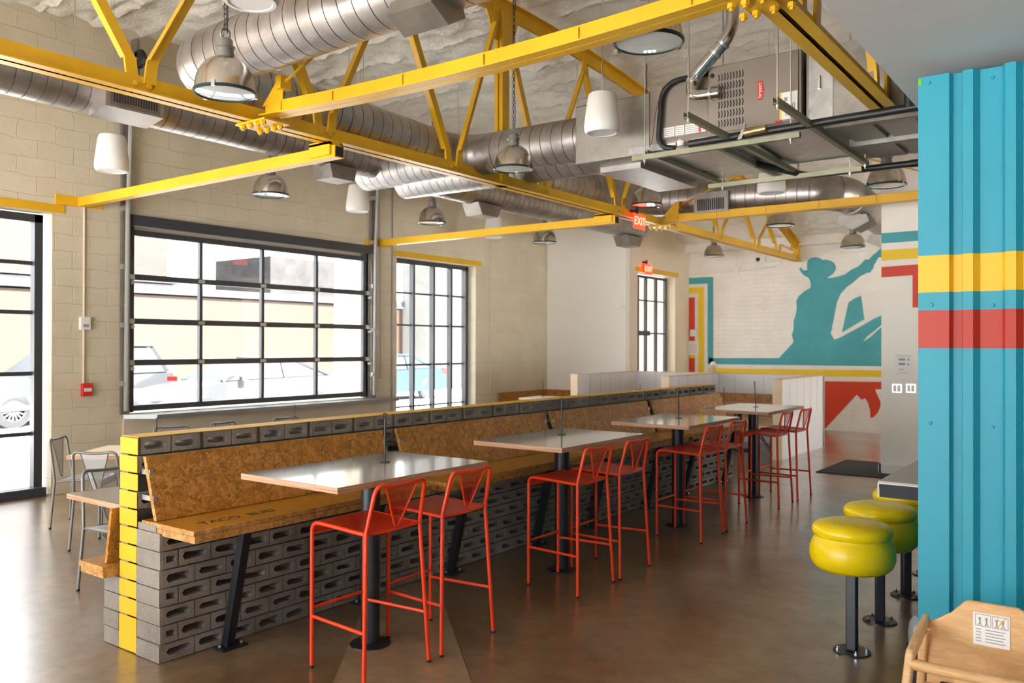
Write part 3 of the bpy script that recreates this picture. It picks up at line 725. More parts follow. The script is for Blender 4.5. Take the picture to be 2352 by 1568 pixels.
for k, (z, y0, lab) in enumerate(((3.36, 6.35, 'nearer black gas pipe running right from under the air handler'), (3.33, 8.15, 'farther black gas pipe beneath the air handler drain pan'))):
    t = thing('gas_pipe', lab, 'pipe', (0, y0, z), 0, 'black pipes under the air handler')
    MB().tube([(-2.9, 0, -.02) if not k else (-2.75, -.7, .02), (-1.25, 0, 0) if not k else (-2.5, 0, 0), (-.92, 0, 0)], .03, 10, fil=.1).build('pipe', 'pipe_black', t)
    MB().tube([(-1.25, 0, 0), (-1.25, 0, .16)] if not k else [(-1.6, 0, 0), (-1.3, 0, 0)], .034, 10).build('elbow', 'pipe_black', t)
    if not k:
        MB().tube([(-2.42, -.04, -.01), (-2.25, -.04, 0)], .03, 10).build('valve', 'brass', t)
        MB().prism([(-2.47, -.065, -.06), (-2.44, -.065, -.06), (-2.41, -.065, .0), (-2.43, -.065, .02)], (0, .008, 0)).tube([(-2.42, -.06, .0), (-2.41, -.06, .06)], .012, 8).build('valve_lever', 'galvanised_bright', t)
        MB().box((-2.18, -.05, .03), (-2.13, -.035, .045)).build('valve_handle', 'alarm_red', t)
t = thing('drain_pan', 'shallow bright metal drain pan under the air handler', 'drain pan', (0, 0, 0))
MB().box((-3.55, 6.55, 3.375), (-2.76, 7.98, 3.383)).build('pan_base', 'galvanised_bright', t)
MB().box((-3.56, 6.54, 3.375), (-2.75, 6.55, 3.43)).box((-3.56, 7.98, 3.375), (-2.75, 7.99, 3.43)).box((-3.56, 6.55, 3.375), (-3.55, 7.98, 3.43)).box((-2.76, 6.55, 3.375), (-2.75, 7.98, 3.43)).build('pan_rim', 'galvanised_bright', t)
MB().tube([(-3.22, 6.53, 3.405), (-3.10, 6.53, 3.405)], .015, 10).build('drain_fitting', 'white_plastic', t)
def channel(a, b, label, rods):
    a, b = Vector(a), Vector(b)
    t = thing('strut_channel', label, 'support channel', (0, 0, 0), 0, 'steel support channels under the air handler')
    d = (b-a).normalized(); x = d.cross(Vector((0, 0, 1))).normalized()*.017
    mb = MB().bar(a, b, .041, .004); mb.bar(a-x+Vector((0, 0, .02)), b-x+Vector((0, 0, .02)), .005, .042); mb.bar(a+x+Vector((0, 0, .02)), b+x+Vector((0, 0, .02)), .005, .042)
    mb.build('channel', 'zinc_channel', t)
    for u in rods:
        p = a.lerp(b, u); MB().tube([(p.x, p.y, p.z-.04), (p.x, p.y, roof_z(p.y)-.03)], .006, 6).build('threaded_rod', 'zinc_rod', t)
        MB().cyl((p.x, p.y, p.z-.02), .014, .02, 6).build('nut', 'zinc_rod', t)
channel((-2.57, 5.56, 3.33), (-2.57, 8.15, 3.33), 'steel channel sticking out left under the louvred cabinet', (.02, .97))
channel((-1.93, 5.58, 3.33), (-1.93, 8.02, 3.33), 'steel channel sticking out right under the louvred cabinet', (.02, .97))
channel((-2.76, 6.35, 3.33), (-2.76, 8.12, 3.33), 'steel channel under the right edge of the drain pan', (.97,))
channel((-3.35, 6.45, 3.33), (-3.35, 8.2, 3.33), 'steel channel under the left part of the drain pan', (.97,))
channel((-3.46, 6.43, 3.285), (-2.03, 6.43, 3.285), 'near cross channel running along the front of the drain pan', (.08, .95))
channel((-3.44, 8.00, 3.285), (-1.97, 8.00, 3.285), 'far cross channel running along the back of the drain pan', (.1, .93))

# ---------------------------------------------------------------- pendant lamps and speakers
def make_lamp():
    t = thing('pendant_lamp', '', 'pendant lamp', (0, 0, 0), 0, 'polished metal dome pendants')
    r = .2
    dm = 'brushed_aluminium'; prof = [(.055, .235), (.075, .232), (.105, .218), (.140, .190), (.168, .150), (.186, .105), (.196, .055), (.2, .012)]
    dome = MB().lathe(prof, n=40).build('dome_shade', dm, t)
    MB().lathe([(.2, .014), (.208, .010), (.208, -.004), (.196, -.008), (.19, .0)], n=40).build('rim', 'lamp_black', t)
    MB().lathe([(0, -.012), (.1, -.009), (.192, 0)], n=40).build('glass_lens', 'lamp_lens', t)
    for a in (.6, 2.7, 4.8): MB().box((-.012, -.006, -.012), (.012, .012, .03), M=Matrix.Rotation(a, 4, 'Z') @ Matrix.Translation((0, -.207, 0))).build('clip', 'chrome', t)
    MB().lathe([(0, .232), (.06, .232), (.06, .262), (.055, .265), (.055, .30), (.066, .303), (.066, .312), (.05, .315), (.05, .355), (.042, .365), (0, .366)], n=24).build('ballast_housing', 'grey_steel', t)
    hk = MB().tube([(0, .035*math.sin(q), .40+.035*math.cos(q)) for q in [k*2*PI/14 for k in range(14)]], .009, 8, closed=True).build('hook', 'grey_steel', t)
    return t
def lamp_chain(t, h):
    mb = MB(); z = .43; k = 0
    while z < h:
        mb.tube([((.011*math.cos(q) if k % 2 else 0), (0 if k % 2 else .011*math.cos(q)), z+.02+.02*math.sin(q)) for q in [j*2*PI/8 for j in range(8)]], .0028, 5, closed=True); z += .034; k += 1
    mb.build('chain', 'rubber_black', t)
    mb = MB(); n = 12; mb.tube([(.016+.006*math.sin(k*1.7), .004, .40+(h-.40)*k/n) for k in range(n+1)], .0035, 5); mb.build('cord', 'rubber_black', t)
LAMPS = [  # pixel x, rim pixel y, rim width in pixels, label
    (517, 214, 136, 'large foreground dome pendant in front of the big spiral duct'),
    (1490, 98, 156, 'dome pendant at the top of the picture behind the sagging yellow beam'),
    (1179, 388, 89, 'dome pendant hanging on a chain before the yellow king post'),
    (621, 448, 79, 'dome pendant over the overhead glass door near the left yellow strut'),
    (993, 512, 62, 'dome pendant above the gap between overhead door and tall gridded window'),
    (1251, 557, 54, 'dome pendant just below the farther yellow strut at the white corner'),
    (1485, 471, 70, 'dome pendant hanging directly above the red exit sign'),
    (1793, 518, 60, 'dome pendant below the farther yellow beam left of the cowboy mural hat'),
    (1640, 588, 45, 'smallest dome pendant near the mural wall under the truss end'),
    (1959, 567, 52, 'dome pendant above the raised arm of the mural figure'),
    (2036, 426, 84, 'dome pendant at the right under the black gas pipe')]
proto = make_lamp(); first = True
for px, py, wd, lab in LAMPS:
    zc = {517: .36, 1179: .36}.get(px, .40)*FPX/wd
    p = Vector((0, 0, CH)) + (_r*((px-PW/2)/FPX) + _u*(-(py-PH/2)/FPX) + _f)*zc
    k = .9 if px in (517, 1179) else 1
    if first: o = proto; o.location = p; o['label'] = lab; o.scale = (k,)*3; first = False
    else: o = dup(proto, p, random.uniform(0, 6), lab, k)
    LAMPS[LAMPS.index((px, py, wd, lab))] = (o, p)
for o, p in LAMPS: lamp_chain(o, (roof_z(p.y)-p.z-.05)/o.scale[0])
def make_speaker():
    t = thing('pendant_speaker', '', 'speaker', (0, 0, 0), 0, 'white bucket shaped pendant speakers')
    MB().lathe([(0, .36), (.105, .36), (.122, .35), (.135, .30), (.158, .12), (.165, .05), (.158, .012), (.150, 0)], n=32).build('cabinet', 'white_speaker', t)
    MB().lathe([(.150, 0), (.146, -.006), (.125, -.006), (.12, .0), (0, .004)], n=32).build('grille', 'grille_white', t)
    mb = MB()
    for s in (-.035, .035): mb.tube([(s, 0, .36), (s, 0, .385), (s*.6, 0, .39)], .006, 6)
    mb.build('eye_bolt', 'zinc_rod', t)
    return t
SPK = [(257, 392, 75, 'white speaker at the far left by the overhead door track'),
       (575, 5, 132, 'white speaker cut by the top edge above the large foreground pendant'),
       (822, 485, 55, 'white speaker near the top right corner of the overhead door'),
       (1134, 545, 44, 'white speaker crossed by the farther yellow strut'),
       (1383, 305, 84, 'white speaker in front of the grey supply plenum'),
       (1772, 443, 64, 'white speaker below the drain pan in front of the curved duct')]
sp = make_speaker(); SP2 = []
for k, (px, py, wd, lab) in enumerate(SPK):
    zc = .33*FPX/wd
    if k == 4: zc = 7.1
    p = Vector((0, 0, CH)) + (_r*((px-PW/2)/FPX) + _u*(-(py-PH/2)/FPX) + _f)*zc
    if k == 0: o = sp; o.location = p; o['label'] = lab
    else: o = dup(sp, p, random.uniform(0, 6), lab, .93 if k == 4 else 1)
    SP2.append((o, p))
for o, p in SP2:
    mb = MB(); h = (roof_z(p.y)-p.z)/o.scale[0]-.04
    for s in (-.02, .02): mb.tube([(s, 0, .385), (s*1.6, 0, h)], .0025, 5)
    mb.build('suspension_wire', 'zinc_rod', o)

# ---------------------------------------------------------------- exit signs, camera
def exit_sign(loc, label, sz=1.0):
    t = thing('exit_sign', label, 'exit sign', loc, 0, 'red exit signs')
    MB().box((0, -.16*sz, -.10*sz), (.02, .16*sz, .10*sz)).build('sign_face', 'exit_red', t, bevel=.006)
    text_mesh('sign_lettering', 'EXIT', .155*sz, 'exit_letter', basis((0, 1, 0), (0, 0, 1), (.022, 0, 0)), t, .002)
    MB().cyl((0, -.05, .10*sz), .02, .08, 12).lathe([(0, 0), (.05, 0), (.05, .03), (0, .03)], (-.02, -.10, .12*sz), 14).build('mount', 'rubber_black', t)
exit_sign((-5.40, 10.20, 3.38), 'larger red exit sign fixed under the truss at the yellow beam joint')
exit_sign((XV+.05, 15.32, 3.24), 'red exit sign above the glass entry door')
t = thing('security_camera', 'small white dome camera high on the mural wall', 'camera', (-6.35, YM, 3.52))
MB().box((-.04, -.06, -.04), (.14, 0, .06)).build('mount', 'white_plastic', t); MB().lathe([(0, -.05), (.03, -.04), (.045, 0), (.03, .03), (0, .035)], (0, -.08, 0), 16).build('lens', 'ink_black', t)
t = thing('emergency_light', 'white emergency light fixture on the conduit high on the mural wall', 'light', (-6.08, YM, 3.40))
MB().box((-.16, -.08, -.05), (.10, 0, .05)).build('body', 'white_plastic', t, bevel=.01); MB().box((.10, -.06, -.02), (.2, -.02, .06)).build('lamp_head', 'label_white', t)
tag(MB().tube([(XV+.05, YM-.015, 3.27), (-5.75, YM-.015, 3.33)], .014, 8).tube([(-6.85, YM-.015, 3.29), (-6.85, YM-.015, 3.9)], .012, 8).box((-6.9, YM-.06, 3.24), (-6.78, YM, 3.38)).build('conduit', 'white_paint'), 'white conduit crossing the mural wall above the teal frame', 'conduit')

# ---------------------------------------------------------------- block partition with benches
CR = .0989; NC = 12; XF, XB = -4.392, -4.565; Y0, Y1 = 2.49, 10.445
def slot_face(mb, x, d, ya, yb, z0, z1, mi=0, sw=.30, through=None, dirx=1):
    """face of a half block with a rounded slot; face lies at x, the slot runs d deep along -dirx"""
    yc, zc, hw, hh = (ya+yb)/2+random.uniform(-.006, .006), (z0+z1)/2+random.uniform(-.004, .004), (yb-ya)*.37, (z1-z0)*random.uniform(.16, .21)
    g = .004
    out = [(ya+g, z0+g), (yc, z0+g), (yb-g, z0+g), (yb-g, zc), (yb-g, z1-g), (yc, z1-g), (ya+g, z1-g), (ya+g, zc)]
    j = lambda: random.uniform(-.004, .004)
    inn = [(yc-hw*.82, zc-hh+j()), (yc, zc-hh+j()), (yc+hw*.82, zc-hh+j()), (yc+hw, zc), (yc+hw*.82, zc+hh+j()), (yc, zc+hh+j()), (yc-hw*.82, zc+hh+j()), (yc-hw, zc)]
    a = mb.pts([(x, y, z) for y, z in out]); b = mb.pts([(x, y, z) for y, z in inn])
    kk = .93
    c = mb.pts([(x-dirx*d, yc+(y-yc)*kk, zc+(z-zc)*kk) for y, z in inn])
    e = mb.pts([(x-dirx*(.02), y, z) for y, z in out])
    for k in range(8):
        q = (k+1) % 8
        mb.face([a[k], a[q], b[q], b[k]], mi); mb.face([b[k], b[q], c[q], c[k]], mi); mb.face([a[q], a[k], e[k], e[q]], mi)
    if through is None: mb.face(c, mi)
    else:
        f = mb.pts([(x-dirx*d, y, z) for y, z in out])
        for k in range(8): q = (k+1) % 8; mb.face([c[k], c[q], f[q], f[k]], mi); mb.face([e[k], e[q], f[q], f[k]], mi)
BW = thing('block_partition', 'long concrete block partition with yellow painted end between the two rows of benches', 'partition', (0, 0, 0))
BL = (Y1-Y0)/20.0
mb = MB()
zt = NC*CR
for k in range(20):
    y = Y0+k*BL
    for h in (0, 1): slot_face(mb, XF, XF-XB, y+.012*(1-h)+h*BL/2, y+BL/2+h*BL/2-.012*h, zt-CR, zt, through=True)
    mb.box((XB+.004, y+.005, zt-.003), (XF-.004, y+BL-.005, zt))
mb.build('top_course', 'concrete_block', BW)
mb = MB()
for k in range(20):
    y = Y0+k*BL; mb.box((XB, y+.004, zt), (XF, y+BL-.004, zt+.003))
mb.build('painted_cap', 'yellow_block_paint', BW)
mb = MB()
for r in range(7, 11):
    for k in range(40):
        y = Y0+(k+(.5 if r % 2 else 0))*BL/2
        if y+BL/2 <= Y1+.01: slot_face(mb, XF, .10, y, y+BL/2, r*CR, (r+1)*CR)
mb.box((XB, Y0, 0), (XF-.10, Y1, 11*CR))
mb.build('upper_courses', 'concrete_block', BW)
mb = MB(); heights = [2]+[1]*10; z = 0
for h in heights:
    z1 = z+h*CR; jx = random.uniform(-.004, .004)
    mb.box((XB-.004+jx, Y0-.006, z+.004), (XF+.003+jx, Y0+.001, z1-.004)); z = z1
mb.build('painted_end', 'yellow_block_paint', BW, bevel=.006)
XBF = -4.155                                                   # front bench base
mb = MB()
for r in range(7):
    for k in range(41):
        off = (.25 if r % 2 else 0)*BL
        y = Y0+k*BL/2-off
        ya, yb = max(y, Y0), min(y+BL/2, Y1)
        if yb-ya > BL*.2: slot_face(mb, XBF, .13, ya, yb, r*CR, (r+1)*CR)
mb.box((XF+.008, Y0+.004, 0), (XBF-.13, Y1, 7*CR))
for r in range(7):
    jx = random.uniform(-.004, .004); mb.box((XF+.008, Y0-.008+jx, r*CR+.003), (XBF-.002, Y0+.03, (r+1)*CR-.003))
mb.box((XF+.01, Y0-.002, 7*CR), (XBF-.05, Y1, 7*CR+.035))
mb.build('bench_base', 'concrete_block', BW)
mb = MB()
for r in range(4): mb.box((XB-.17, Y0-.006+random.uniform(-.004, .004), r*CR+.003), (XB-.006, Y1, (r+1)*CR-.003))
mb.build('low_bench_base', 'concrete_block', BW)
ends = [4.305, 6.37, 8.40, 10.45]; starts = [2.50, 4.45, 6.47, 8.50]
def bench(k):
    names = ['bench seat nearest the yellow end, lettered along its top', 'second bench from the yellow end, behind the second tall table', 'third bench from the yellow end, behind the third tall table', 'bench at the far end of the block partition before the white booths']
    t = thing('bench', 'brown strand board ' + names[k], 'bench', (0, 0, 0), 0, 'strand board benches on the block partition')
    a, b = starts[k]-(.03 if k else .01), ends[k]; e = .03 if k else 0
    xf = -3.86+e
    st = MB().box((-4.35, a, .715), (xf, b, .742), mis=[0, 0, 1, 1, 1, 1]).build('seat', ['strand_board_seat', 'strand_board_edge'], t, bevel=.003)
    MB().box((-4.35, a+.004, .677), (xf+.003, b-.02, .714)).build('seat_apron', 'strand_board_edge' if k == 0 else 'strand_board', t, bevel=.002)
    mb = MB(); z0, z1 = .745, 1.083
    a2, b2 = starts[k]+.01, ends[k]+.01
    P = [(-4.265, a2, z0), (-4.235, a2, z0), (-4.345, a2, z1), (-4.375, a2, z1)]
    i = mb.pts(P); j = mb.pts([(p[0], b2, p[2]) for p in P])
    mb.face(i, 1); mb.face(j[::-1], 1)
    for q in range(4): mb.face([i[q], i[(q+1) % 4], j[(q+1) % 4], j[q]], 0 if q in (1, 3) else 1)
    mb.build('backrest', ['strand_board', 'strand_board_edge'], t)
    for y in ((2.85, 3.88) if k == 0 else (starts[k]+.32, ends[k]-.5)):
        l = MB().bar((-4.085, y, .01), (-3.925, y, .68), .05, .05, up=(0, 1, 0)).build('leg', 'black_steel', t)
        MB().box((-4.13, y-.065, 0), (-4.03, y+.095, .012)).build('foot_plate', 'black_steel', l)
        mb = MB()
        for dx, dy in ((-.015, -.045), (.015, .075)): mb.cyl((-4.08+dx, y+dy, .012), .010, .012, 6)
        mb.build('anchor_bolt', 'zinc_rod', l)
    mb = MB()
    for z in (.86, 1.0):
        for y in (a2+.012, b2-.012): mb.box((-4.39, y-.01, z-.014), (-4.31+(1.0-z)*.3, y+.01, z+.014))
    mb.build('back_bracket', 'zinc_rod', t)
    if k == 0:
        text_mesh('seat_lettering', 'TACO  BUD', .09, 'ink_black', basis((0, 1, 0), (-1, 0, 0), (-4.0, 2.86, .7425)), t, .0006)
for k in range(4): bench(k)
for k in range(4):
    nm = ['nearest the yellow end', 'second from yellow end', 'third from yellow end', 'farthest'][k]
    t = thing('bench', 'low strand board bench on the window side of the partition, %s' % nm, 'bench', (0, 0, 0), 0, 'low benches on the window side')
    a, b = starts[k]-.10, ends[k]-.05
    MB().box((-4.85, a, .435), (-4.59, b, .465), mis=[0, 0, 1, 1, 1, 1]).build('seat', ['strand_board_seat', 'strand_board_edge'], t)
    MB().box((-4.84, a+.004, .40), (-4.59, b, .434)).build('seat_apron', 'strand_board_edge', t)
    P = [(-4.665, a+.05, .466), (-4.64, a+.05, .466), (-4.585, a+.05, .78), (-4.61, a+.05, .78)]
    mb = MB(); i = mb.pts(P); j = mb.pts([(p[0], b, p[2]) for p in P]); mb.face(i); mb.face(j[::-1])
    for q in range(4): mb.face([i[q], i[(q+1) % 4], j[(q+1) % 4], j[q]])
    mb.build('backrest', 'strand_board', t)

# ---------------------------------------------------------------- stools and chairs (front towards -x)
def seat_shell(h, hw, mat, parent):
    prof = [(-.222, h-.065), (-.221, h-.04), (-.214, h-.018), (-.198, h-.003), (-.175, h+.003), (-.10, h-.001), (.0, h-.008), (.10, h-.013), (.19, h-.015)]
    L = [0]
    for a, b in zip(prof, prof[1:]): L.append(L[-1]+math.hypot(b[0]-a[0], b[1]-a[1]))
    n = len(prof)-1
    def fn(u, v):
        k = round(u*n); x, z = prof[k]; y = (v*2-1)*hw; return (x, y, z-.008*(1-(2*v-1)**2)*(1 if k > 3 else 0))
    mb = MB(); mb.grid(fn, n, 10, uvf=lambda u, v: (L[round(u*n)], v*2*hw)); return mb.build('seat', mat, parent)
def make_chair(name, label, cat, h, top, rp, steel, mesh, seatm, stretch, group, splay=.05):
    t = thing(name, label, cat, (0, 0, 0), 0, group); hw = .187
    seat_shell(h, hw+.004, seatm, t)
    for s in (-1, 1):
        MB().tube([(-.222, s*hw, 0.012), (-.222, s*hw, h-.006), (-.10, s*hw, h-.010), (.185, s*hw, h-.024)], rp, 10, fil=.055).build('leg', steel, t)
        l = MB().tube([(.222, s*(hw+splay), .012), (.192, s*(hw+.008), h-.02), (.194, s*(hw+.008), h)], rp, 10).build('leg', steel, t)
        mb = MB(); mb.cyl((.222, s*(hw+splay), 0), rp*1.05, .014, 10); mb.build('foot_cap', 'rubber_black', l)
    mb = MB()
    for s in (-1, 1): mb.cyl((-.222, s*hw, 0), rp*1.05, .014, 10)
    mb.build('foot_cap', 'rubber_black', t)
    yt = .178; xt = .245
    MB().tube([(.192, -(hw+.008), h-.015), (xt, -yt, top), (xt+.012, -.06, top-.012), (xt+.012, .06, top-.012), (xt, yt, top), (.192, hw+.008, h-.015)], rp, 10, fil=.05).build('back_frame', steel, t)
    MB().tube([(.188, -hw, h-.024), (.205, 0, h-.026), (.188, hw, h-.024)], rp*.72, 8, fil=.1).build('seat_rail', steel, t)
    MB().tube([(-.222, -hw, h-.065), (-.222, hw, h-.065)], rp*.72, 8).build('front_rail', steel, t)
    zb = h-.005
    vp = [(xt+.004, -.115, top-.012), (.214, -.022, zb+.02), (.208, 0, zb-.008), (.214, .022, zb+.02), (xt+.004, .115, top-.012)]
    pan = MB().tube(vp, rp*.5, 8, fil=.03).build('back_brace', steel, t)
    n = 8; mb = MB()
    def fn(u, v):
        q = v; x = .210+(xt+.006-.210)*q; z = zb+.004+(top-.012-zb-.004)*q; hwid = .012+(.113-.012)*q; return (x, (u*2-1)*hwid, z)
    mb.grid(fn, 6, 8, uvf=lambda u, v: ((u*2-1)*(.012+.101*v), v*(top-zb))); mb.build('back_mesh', mesh, t)
    if stretch:
        for s in (-1, 1): MB().tube([(-.222, s*hw, .272), (.2145, s*(hw+.036), .272)], rp*.8, 8).build('stretcher', steel, t)
        MB().tube([(-.222, -hw, .315), (-.222, hw, .315)], rp*.8, 8).build('stretcher', steel, t)
    return t
stool = make_chair('bar_stool', '', 'bar stool', .775, 1.0, .0115, 'red_steel', 'red_mesh', 'red_mesh_seat', True, 'red bar stools at the tall tables')
ST = [(-3.255, 3.125), (-3.255, 3.69), (-3.22, 5.05), (-3.212, 5.60), (-3.197, 7.0), (-3.197, 7.575), (-3.187, 8.915), (-3.168, 9.49)]
STL = ['nearest red bar stool at the first tall table, closest to the yellow end', 'red bar stool on the far side of the first tall table', 'red bar stool on the near side of the second tall table',
       'red bar stool on the far side of the second tall table', 'red bar stool on the near side of the third tall table', 'red bar stool on the far side of the third tall table',
       'red bar stool on the near side of the farthest tall table', 'red bar stool on the far side of the farthest tall table, before the white booth']
for k, (x, y) in enumerate(ST):
    rz = [0, .02, -.01, .015, 0, -.02, .02, 0][k]
    if k == 0: stool.location = (x, y, 0); stool['label'] = STL[0]; stool.rotation_euler.z = rz
    else: dup(stool, (x, y, 0), rz, STL[k])
chair = make_chair('cafe_chair', '', 'chair', .455, .82, .0115, 'grey_steel', 'grey_mesh', 'grey_mesh_seat', False, 'grey steel cafe chairs', .03)
CA = YAW
CHR = [((-5.62, 3.10, 0), PI, 'grey steel mesh chair nearest the camera, behind the low table beside the yellow end'),
       ((-7.98, 4.0, 0), PI+CA+.1, 'grey steel chair beside the tall left window facing right to the wooden table'),
       ((-6.98, 3.70, 0), -PI/2+CA, 'grey steel chair with its back in front of the wooden table by the window'),
       ((-6.42, 4.35, 0), CA-.2, 'grey steel chair right of the wooden table, mostly hidden by the yellow end'),
       ((-8.05, 5.0, 0), PI*.9, 'grey chair back peeking over the partition under the left part of the metal sill'),
       ((-8.05, 5.75, 0), PI*1.05, 'grey chair back peeking over the partition under the middle of the metal sill'),
       ((-8.0, 6.55, 0), PI, 'grey chair back peeking over the partition near the sign rod under the sill'),
       ((-5.62, 5.2, 0), PI, 'grey steel chair at the second low table, hidden behind the partition')]
for k, (p, rz, lab) in enumerate(CHR[:7]):
    if k == 0: chair.location = p; chair.rotation_euler.z = rz; chair['label'] = lab
    else: dup(chair, p, rz, lab)

# ---------------------------------------------------------------- tables
def make_table(name, label, cat, top, L, Wd, ped, base_r, group, mats=('grey_laminate', 'plywood_edge'), post_r=.055):
    t = thing(name, label, cat, (0, 0, 0), 0, group)
    MB().box((-Wd/2, -L/2, top-.032), (Wd/2, L/2, top), mis=[1, 0, 1, 1, 1, 1]).build('tabletop', list(mats), t)
    MB().cyl((0, 0, .01), post_r, top-.045, 20).build('pedestal', 'black_steel', t)
    MB().lathe([(0, 0), (base_r, 0), (base_r, .008), (base_r*.8, .014), (post_r, .02), (0, .02)], n=32).build('base_plate', 'black_steel', t)
    MB().box((-.2, -.2, top-.037), (.2, .2, top-.032)).build('top_plate', 'black_steel', t)
    return t
bt = make_table('bar_table', '', 'table', 1.005, 1.18, .765, True, .115, 'tall tables along the block partition')
TB = [(-3.488, 3.37, 'tall grey topped table nearest the camera with a reflecting top'), (-3.475, 5.345, 'second tall table from the camera'), (-3.45, 7.305, 'third tall table from the camera, reflecting mural colours'), (-3.435, 9.23, 'farthest tall table, in front of the white booths')]
def make_stand(h=.26):
    t = thing('number_stand', '', 'sign holder', (0, 0, 0), 0, 'black wire number stands on tables')
    MB().lathe([(0, 0), (.032, 0), (.032, .004), (0, .006)], n=24).build('base', 'black_steel', t)
    MB().tube([(0, 0, 0), (0, 0, h)], .0055, 8).build('rod', 'black_steel', t)
    MB().tube([(.0, .014*math.cos(q), h+.014+.014*math.sin(q)) for q in [k*2*PI/14 for k in range(14)]], .0035, 6, closed=True).build('loop', 'black_steel', t)
    return t
stand = make_stand()
def put_stand(loc, rz, label, tilt=0):
    global stand
    if not stand['label']: stand['label'] = label; o = stand; o.location = loc
    else: o = dup(stand, loc, rz, label)
    o.rotation_euler = (0, tilt, rz); return o
SL = ['black number stand on the nearest tall table', 'black number stand with ring top on the second tall table', 'black number stand on the third tall table', 'black number stand with ring top on the farthest tall table']
for k, (x, y, lab) in enumerate(TB):
    if k == 0: bt.location = (x, y, 0); bt['label'] = lab
    else: dup(bt, (x, y, 0), 0, lab)
    ppx = [(884, 1061), (1290, 998), (1559, 960), (1736, 934)][k]; p = at(*ppx, 'z', 1.005)
    put_stand((p.x, p.y, 1.0055), [PI/2+CA+.2, CA, PI/2+CA+.3, CA][k], SL[k], [0, .0, 0, -.05][k])
ct = make_table('cafe_table', '', 'table', .75, 1.1, .66, True, .22, 'low tables on the window side')
LT = [((-5.13, 3.17, 0), 0, 'low grey topped table beside the yellow painted end'), ((-5.13, 5.15, 0), 0, 'second low table on the window side of the partition')]
ct.location = LT[0][0]; ct['label'] = LT[0][2]
wt = make_table('cafe_table', 'pale wooden topped table turned at an angle by the tall left window', 'table', .75, .75, .75, True, .22, 'angled tables by the overhead door', ('pine', 'plywood_edge'))
wt.location = (-7.22, 4.02, 0); wt.rotation_euler.z = CA
p = at(274, 1052, 'z', .75)
put_stand((-7.06, 4.18, .7505), CA, 'black number stand on the pale wooden table by the left window')
t2 = dup(wt, (-7.45, 5.95, 0), CA, 'pale wooden topped table hidden behind the partition under the overhead door')
p = (-7.35, 6.0, .7505)
put_stand((-7.42, 6.02, .7505), CA, 'number stand peeking over the partition below the overhead door sill')

# ---------------------------------------------------------------- yellow counter stools and counter
def make_round_stool():
    t = thing('counter_stool', '', 'stool', (0, 0, 0), 0, 'yellow round counter stools')
    s = MB().lathe([(0, .455), (.15, .455), (.185, .462), (.21, .485), (.226, .53), (.224, .58), (.208, .62), (.197, .637), (.196, .642), (.203, .648), (.212, .668), (.209, .69), (.19, .71), (.14, .725), (.06, .731), (0, .732)], n=48).build('seat', 'yellow_vinyl', t)
    MB().box((-.028, -.028, .008), (.028, .028, .456)).build('post', 'post_black', t, bevel=.006)
    b = MB().lathe([(0, 0), (.098, 0), (.098, .008), (0, .008)], n=36).build('base_plate', 'post_black', t)
    mb = MB()
    for k in range(4): mb.lathe([(.011, 0), (.011, .010), (.005, .012), (.005, .02), (0, .02)], (.078*math.cos(k*PI/2+.5), .078*math.sin(k*PI/2+.5), .008), 6)
    mb.build('bolt', 'chrome', b)
    return t
rs = make_round_stool()
for k, (x, y, lab) in enumerate([(-1.255, 4.89, 'yellow round stool nearest the camera, fully in view'), (-1.255, 5.53, 'second yellow round stool, overlapped by the nearest one'), (-1.24, 6.2, 'third yellow round stool, top partly behind the counter edge'), (-1.23, 6.86, 'fourth yellow round stool, only its base showing past the teal panel')]):
    if k == 0: rs.location = (x, y, 0); rs['label'] = lab
    else: dup(rs, (x, y, 0), .3*k, lab)
t = thing('counter', 'grey topped drink counter with black edge beside the teal panel', 'counter', (0, 0, 0))
MB().box((-.985, 4.31, 1.04), (-.76, 8.2, 1.05)).build('countertop', 'counter_grey', t)
MB().box((-.98, 4.315, .972), (-.76, 8.2, 1.038)).build('edge_band', 'counter_black', t)
MB().tube([(-.985, 4.308, 1.039), (-.76, 4.308, 1.039)], .0035, 6).tube([(-.985, 4.308, .972), (-.985, 4.308, 1.04)], .0035, 6).build('trim_strip', 'white_plastic', t)

# ---------------------------------------------------------------- shipping container front
C_ = thing('shipping_container', 'corrugated teal metal container front with yellow and red painted stripes', 'container', (0, 0, 0))
YC = 3.93
px = [2109, 2180, 2187, 2207, 2211, 2235, 2249, 2301, 2309, 2334, 2349, 2400, 2408, 2434, 2449, 2500, 2508, 2534, 2549]
yo = [0, 0, .028, .028, 0, 0, .032, .032, 0, 0, .032, .032, 0, 0, .032, .032, 0, 0, .032]
xs = [at(p, 900, 'y', YC).x for p in px]
prof = list(zip(xs, yo)); x = xs[-1]
while x < 2.2: prof += [(x+.10, .032), (x+.115, 0), (x+.165, 0), (x+.19, .032)]; x += .19
zc = [0.02] + [at(2112, q, 'y', YC).z for q in (799, 713, 672, 588)] + [2.85]
mb = MB(); rows = [mb.pts([(x, YC+d, z) for x, d in prof]) for z in zc]; back = mb.pts([(prof[0][0], YC+.10, 0.02), (prof[0][0], YC+.10, 2.85)])
for k, m_ in enumerate((0, 2, 0, 1, 0)):
    for j in range(len(prof)-1): mb.face([rows[k][j], rows[k][j+1], rows[k+1][j+1], rows[k+1][j]], m_)
mb.build('front_panel', ['teal_box', 'yellow_box', 'red_box'], C_)
mb = MB().box((xs[0], YC+.04, 0), (xs[0]+.05, 9.4, 2.85), 0); y = YC+.2
while y < 9.2: mb.box((xs[0]-.03, y, .02), (xs[0], y+.07, 2.83)); y += .25
mb.build('side_panel', 'teal_box', C_)
MB().box((xs[0]+.05, YC+.05, 2.80), (2.3, 9.4, 2.85)).build('roof_panel', 'teal_box', C_)
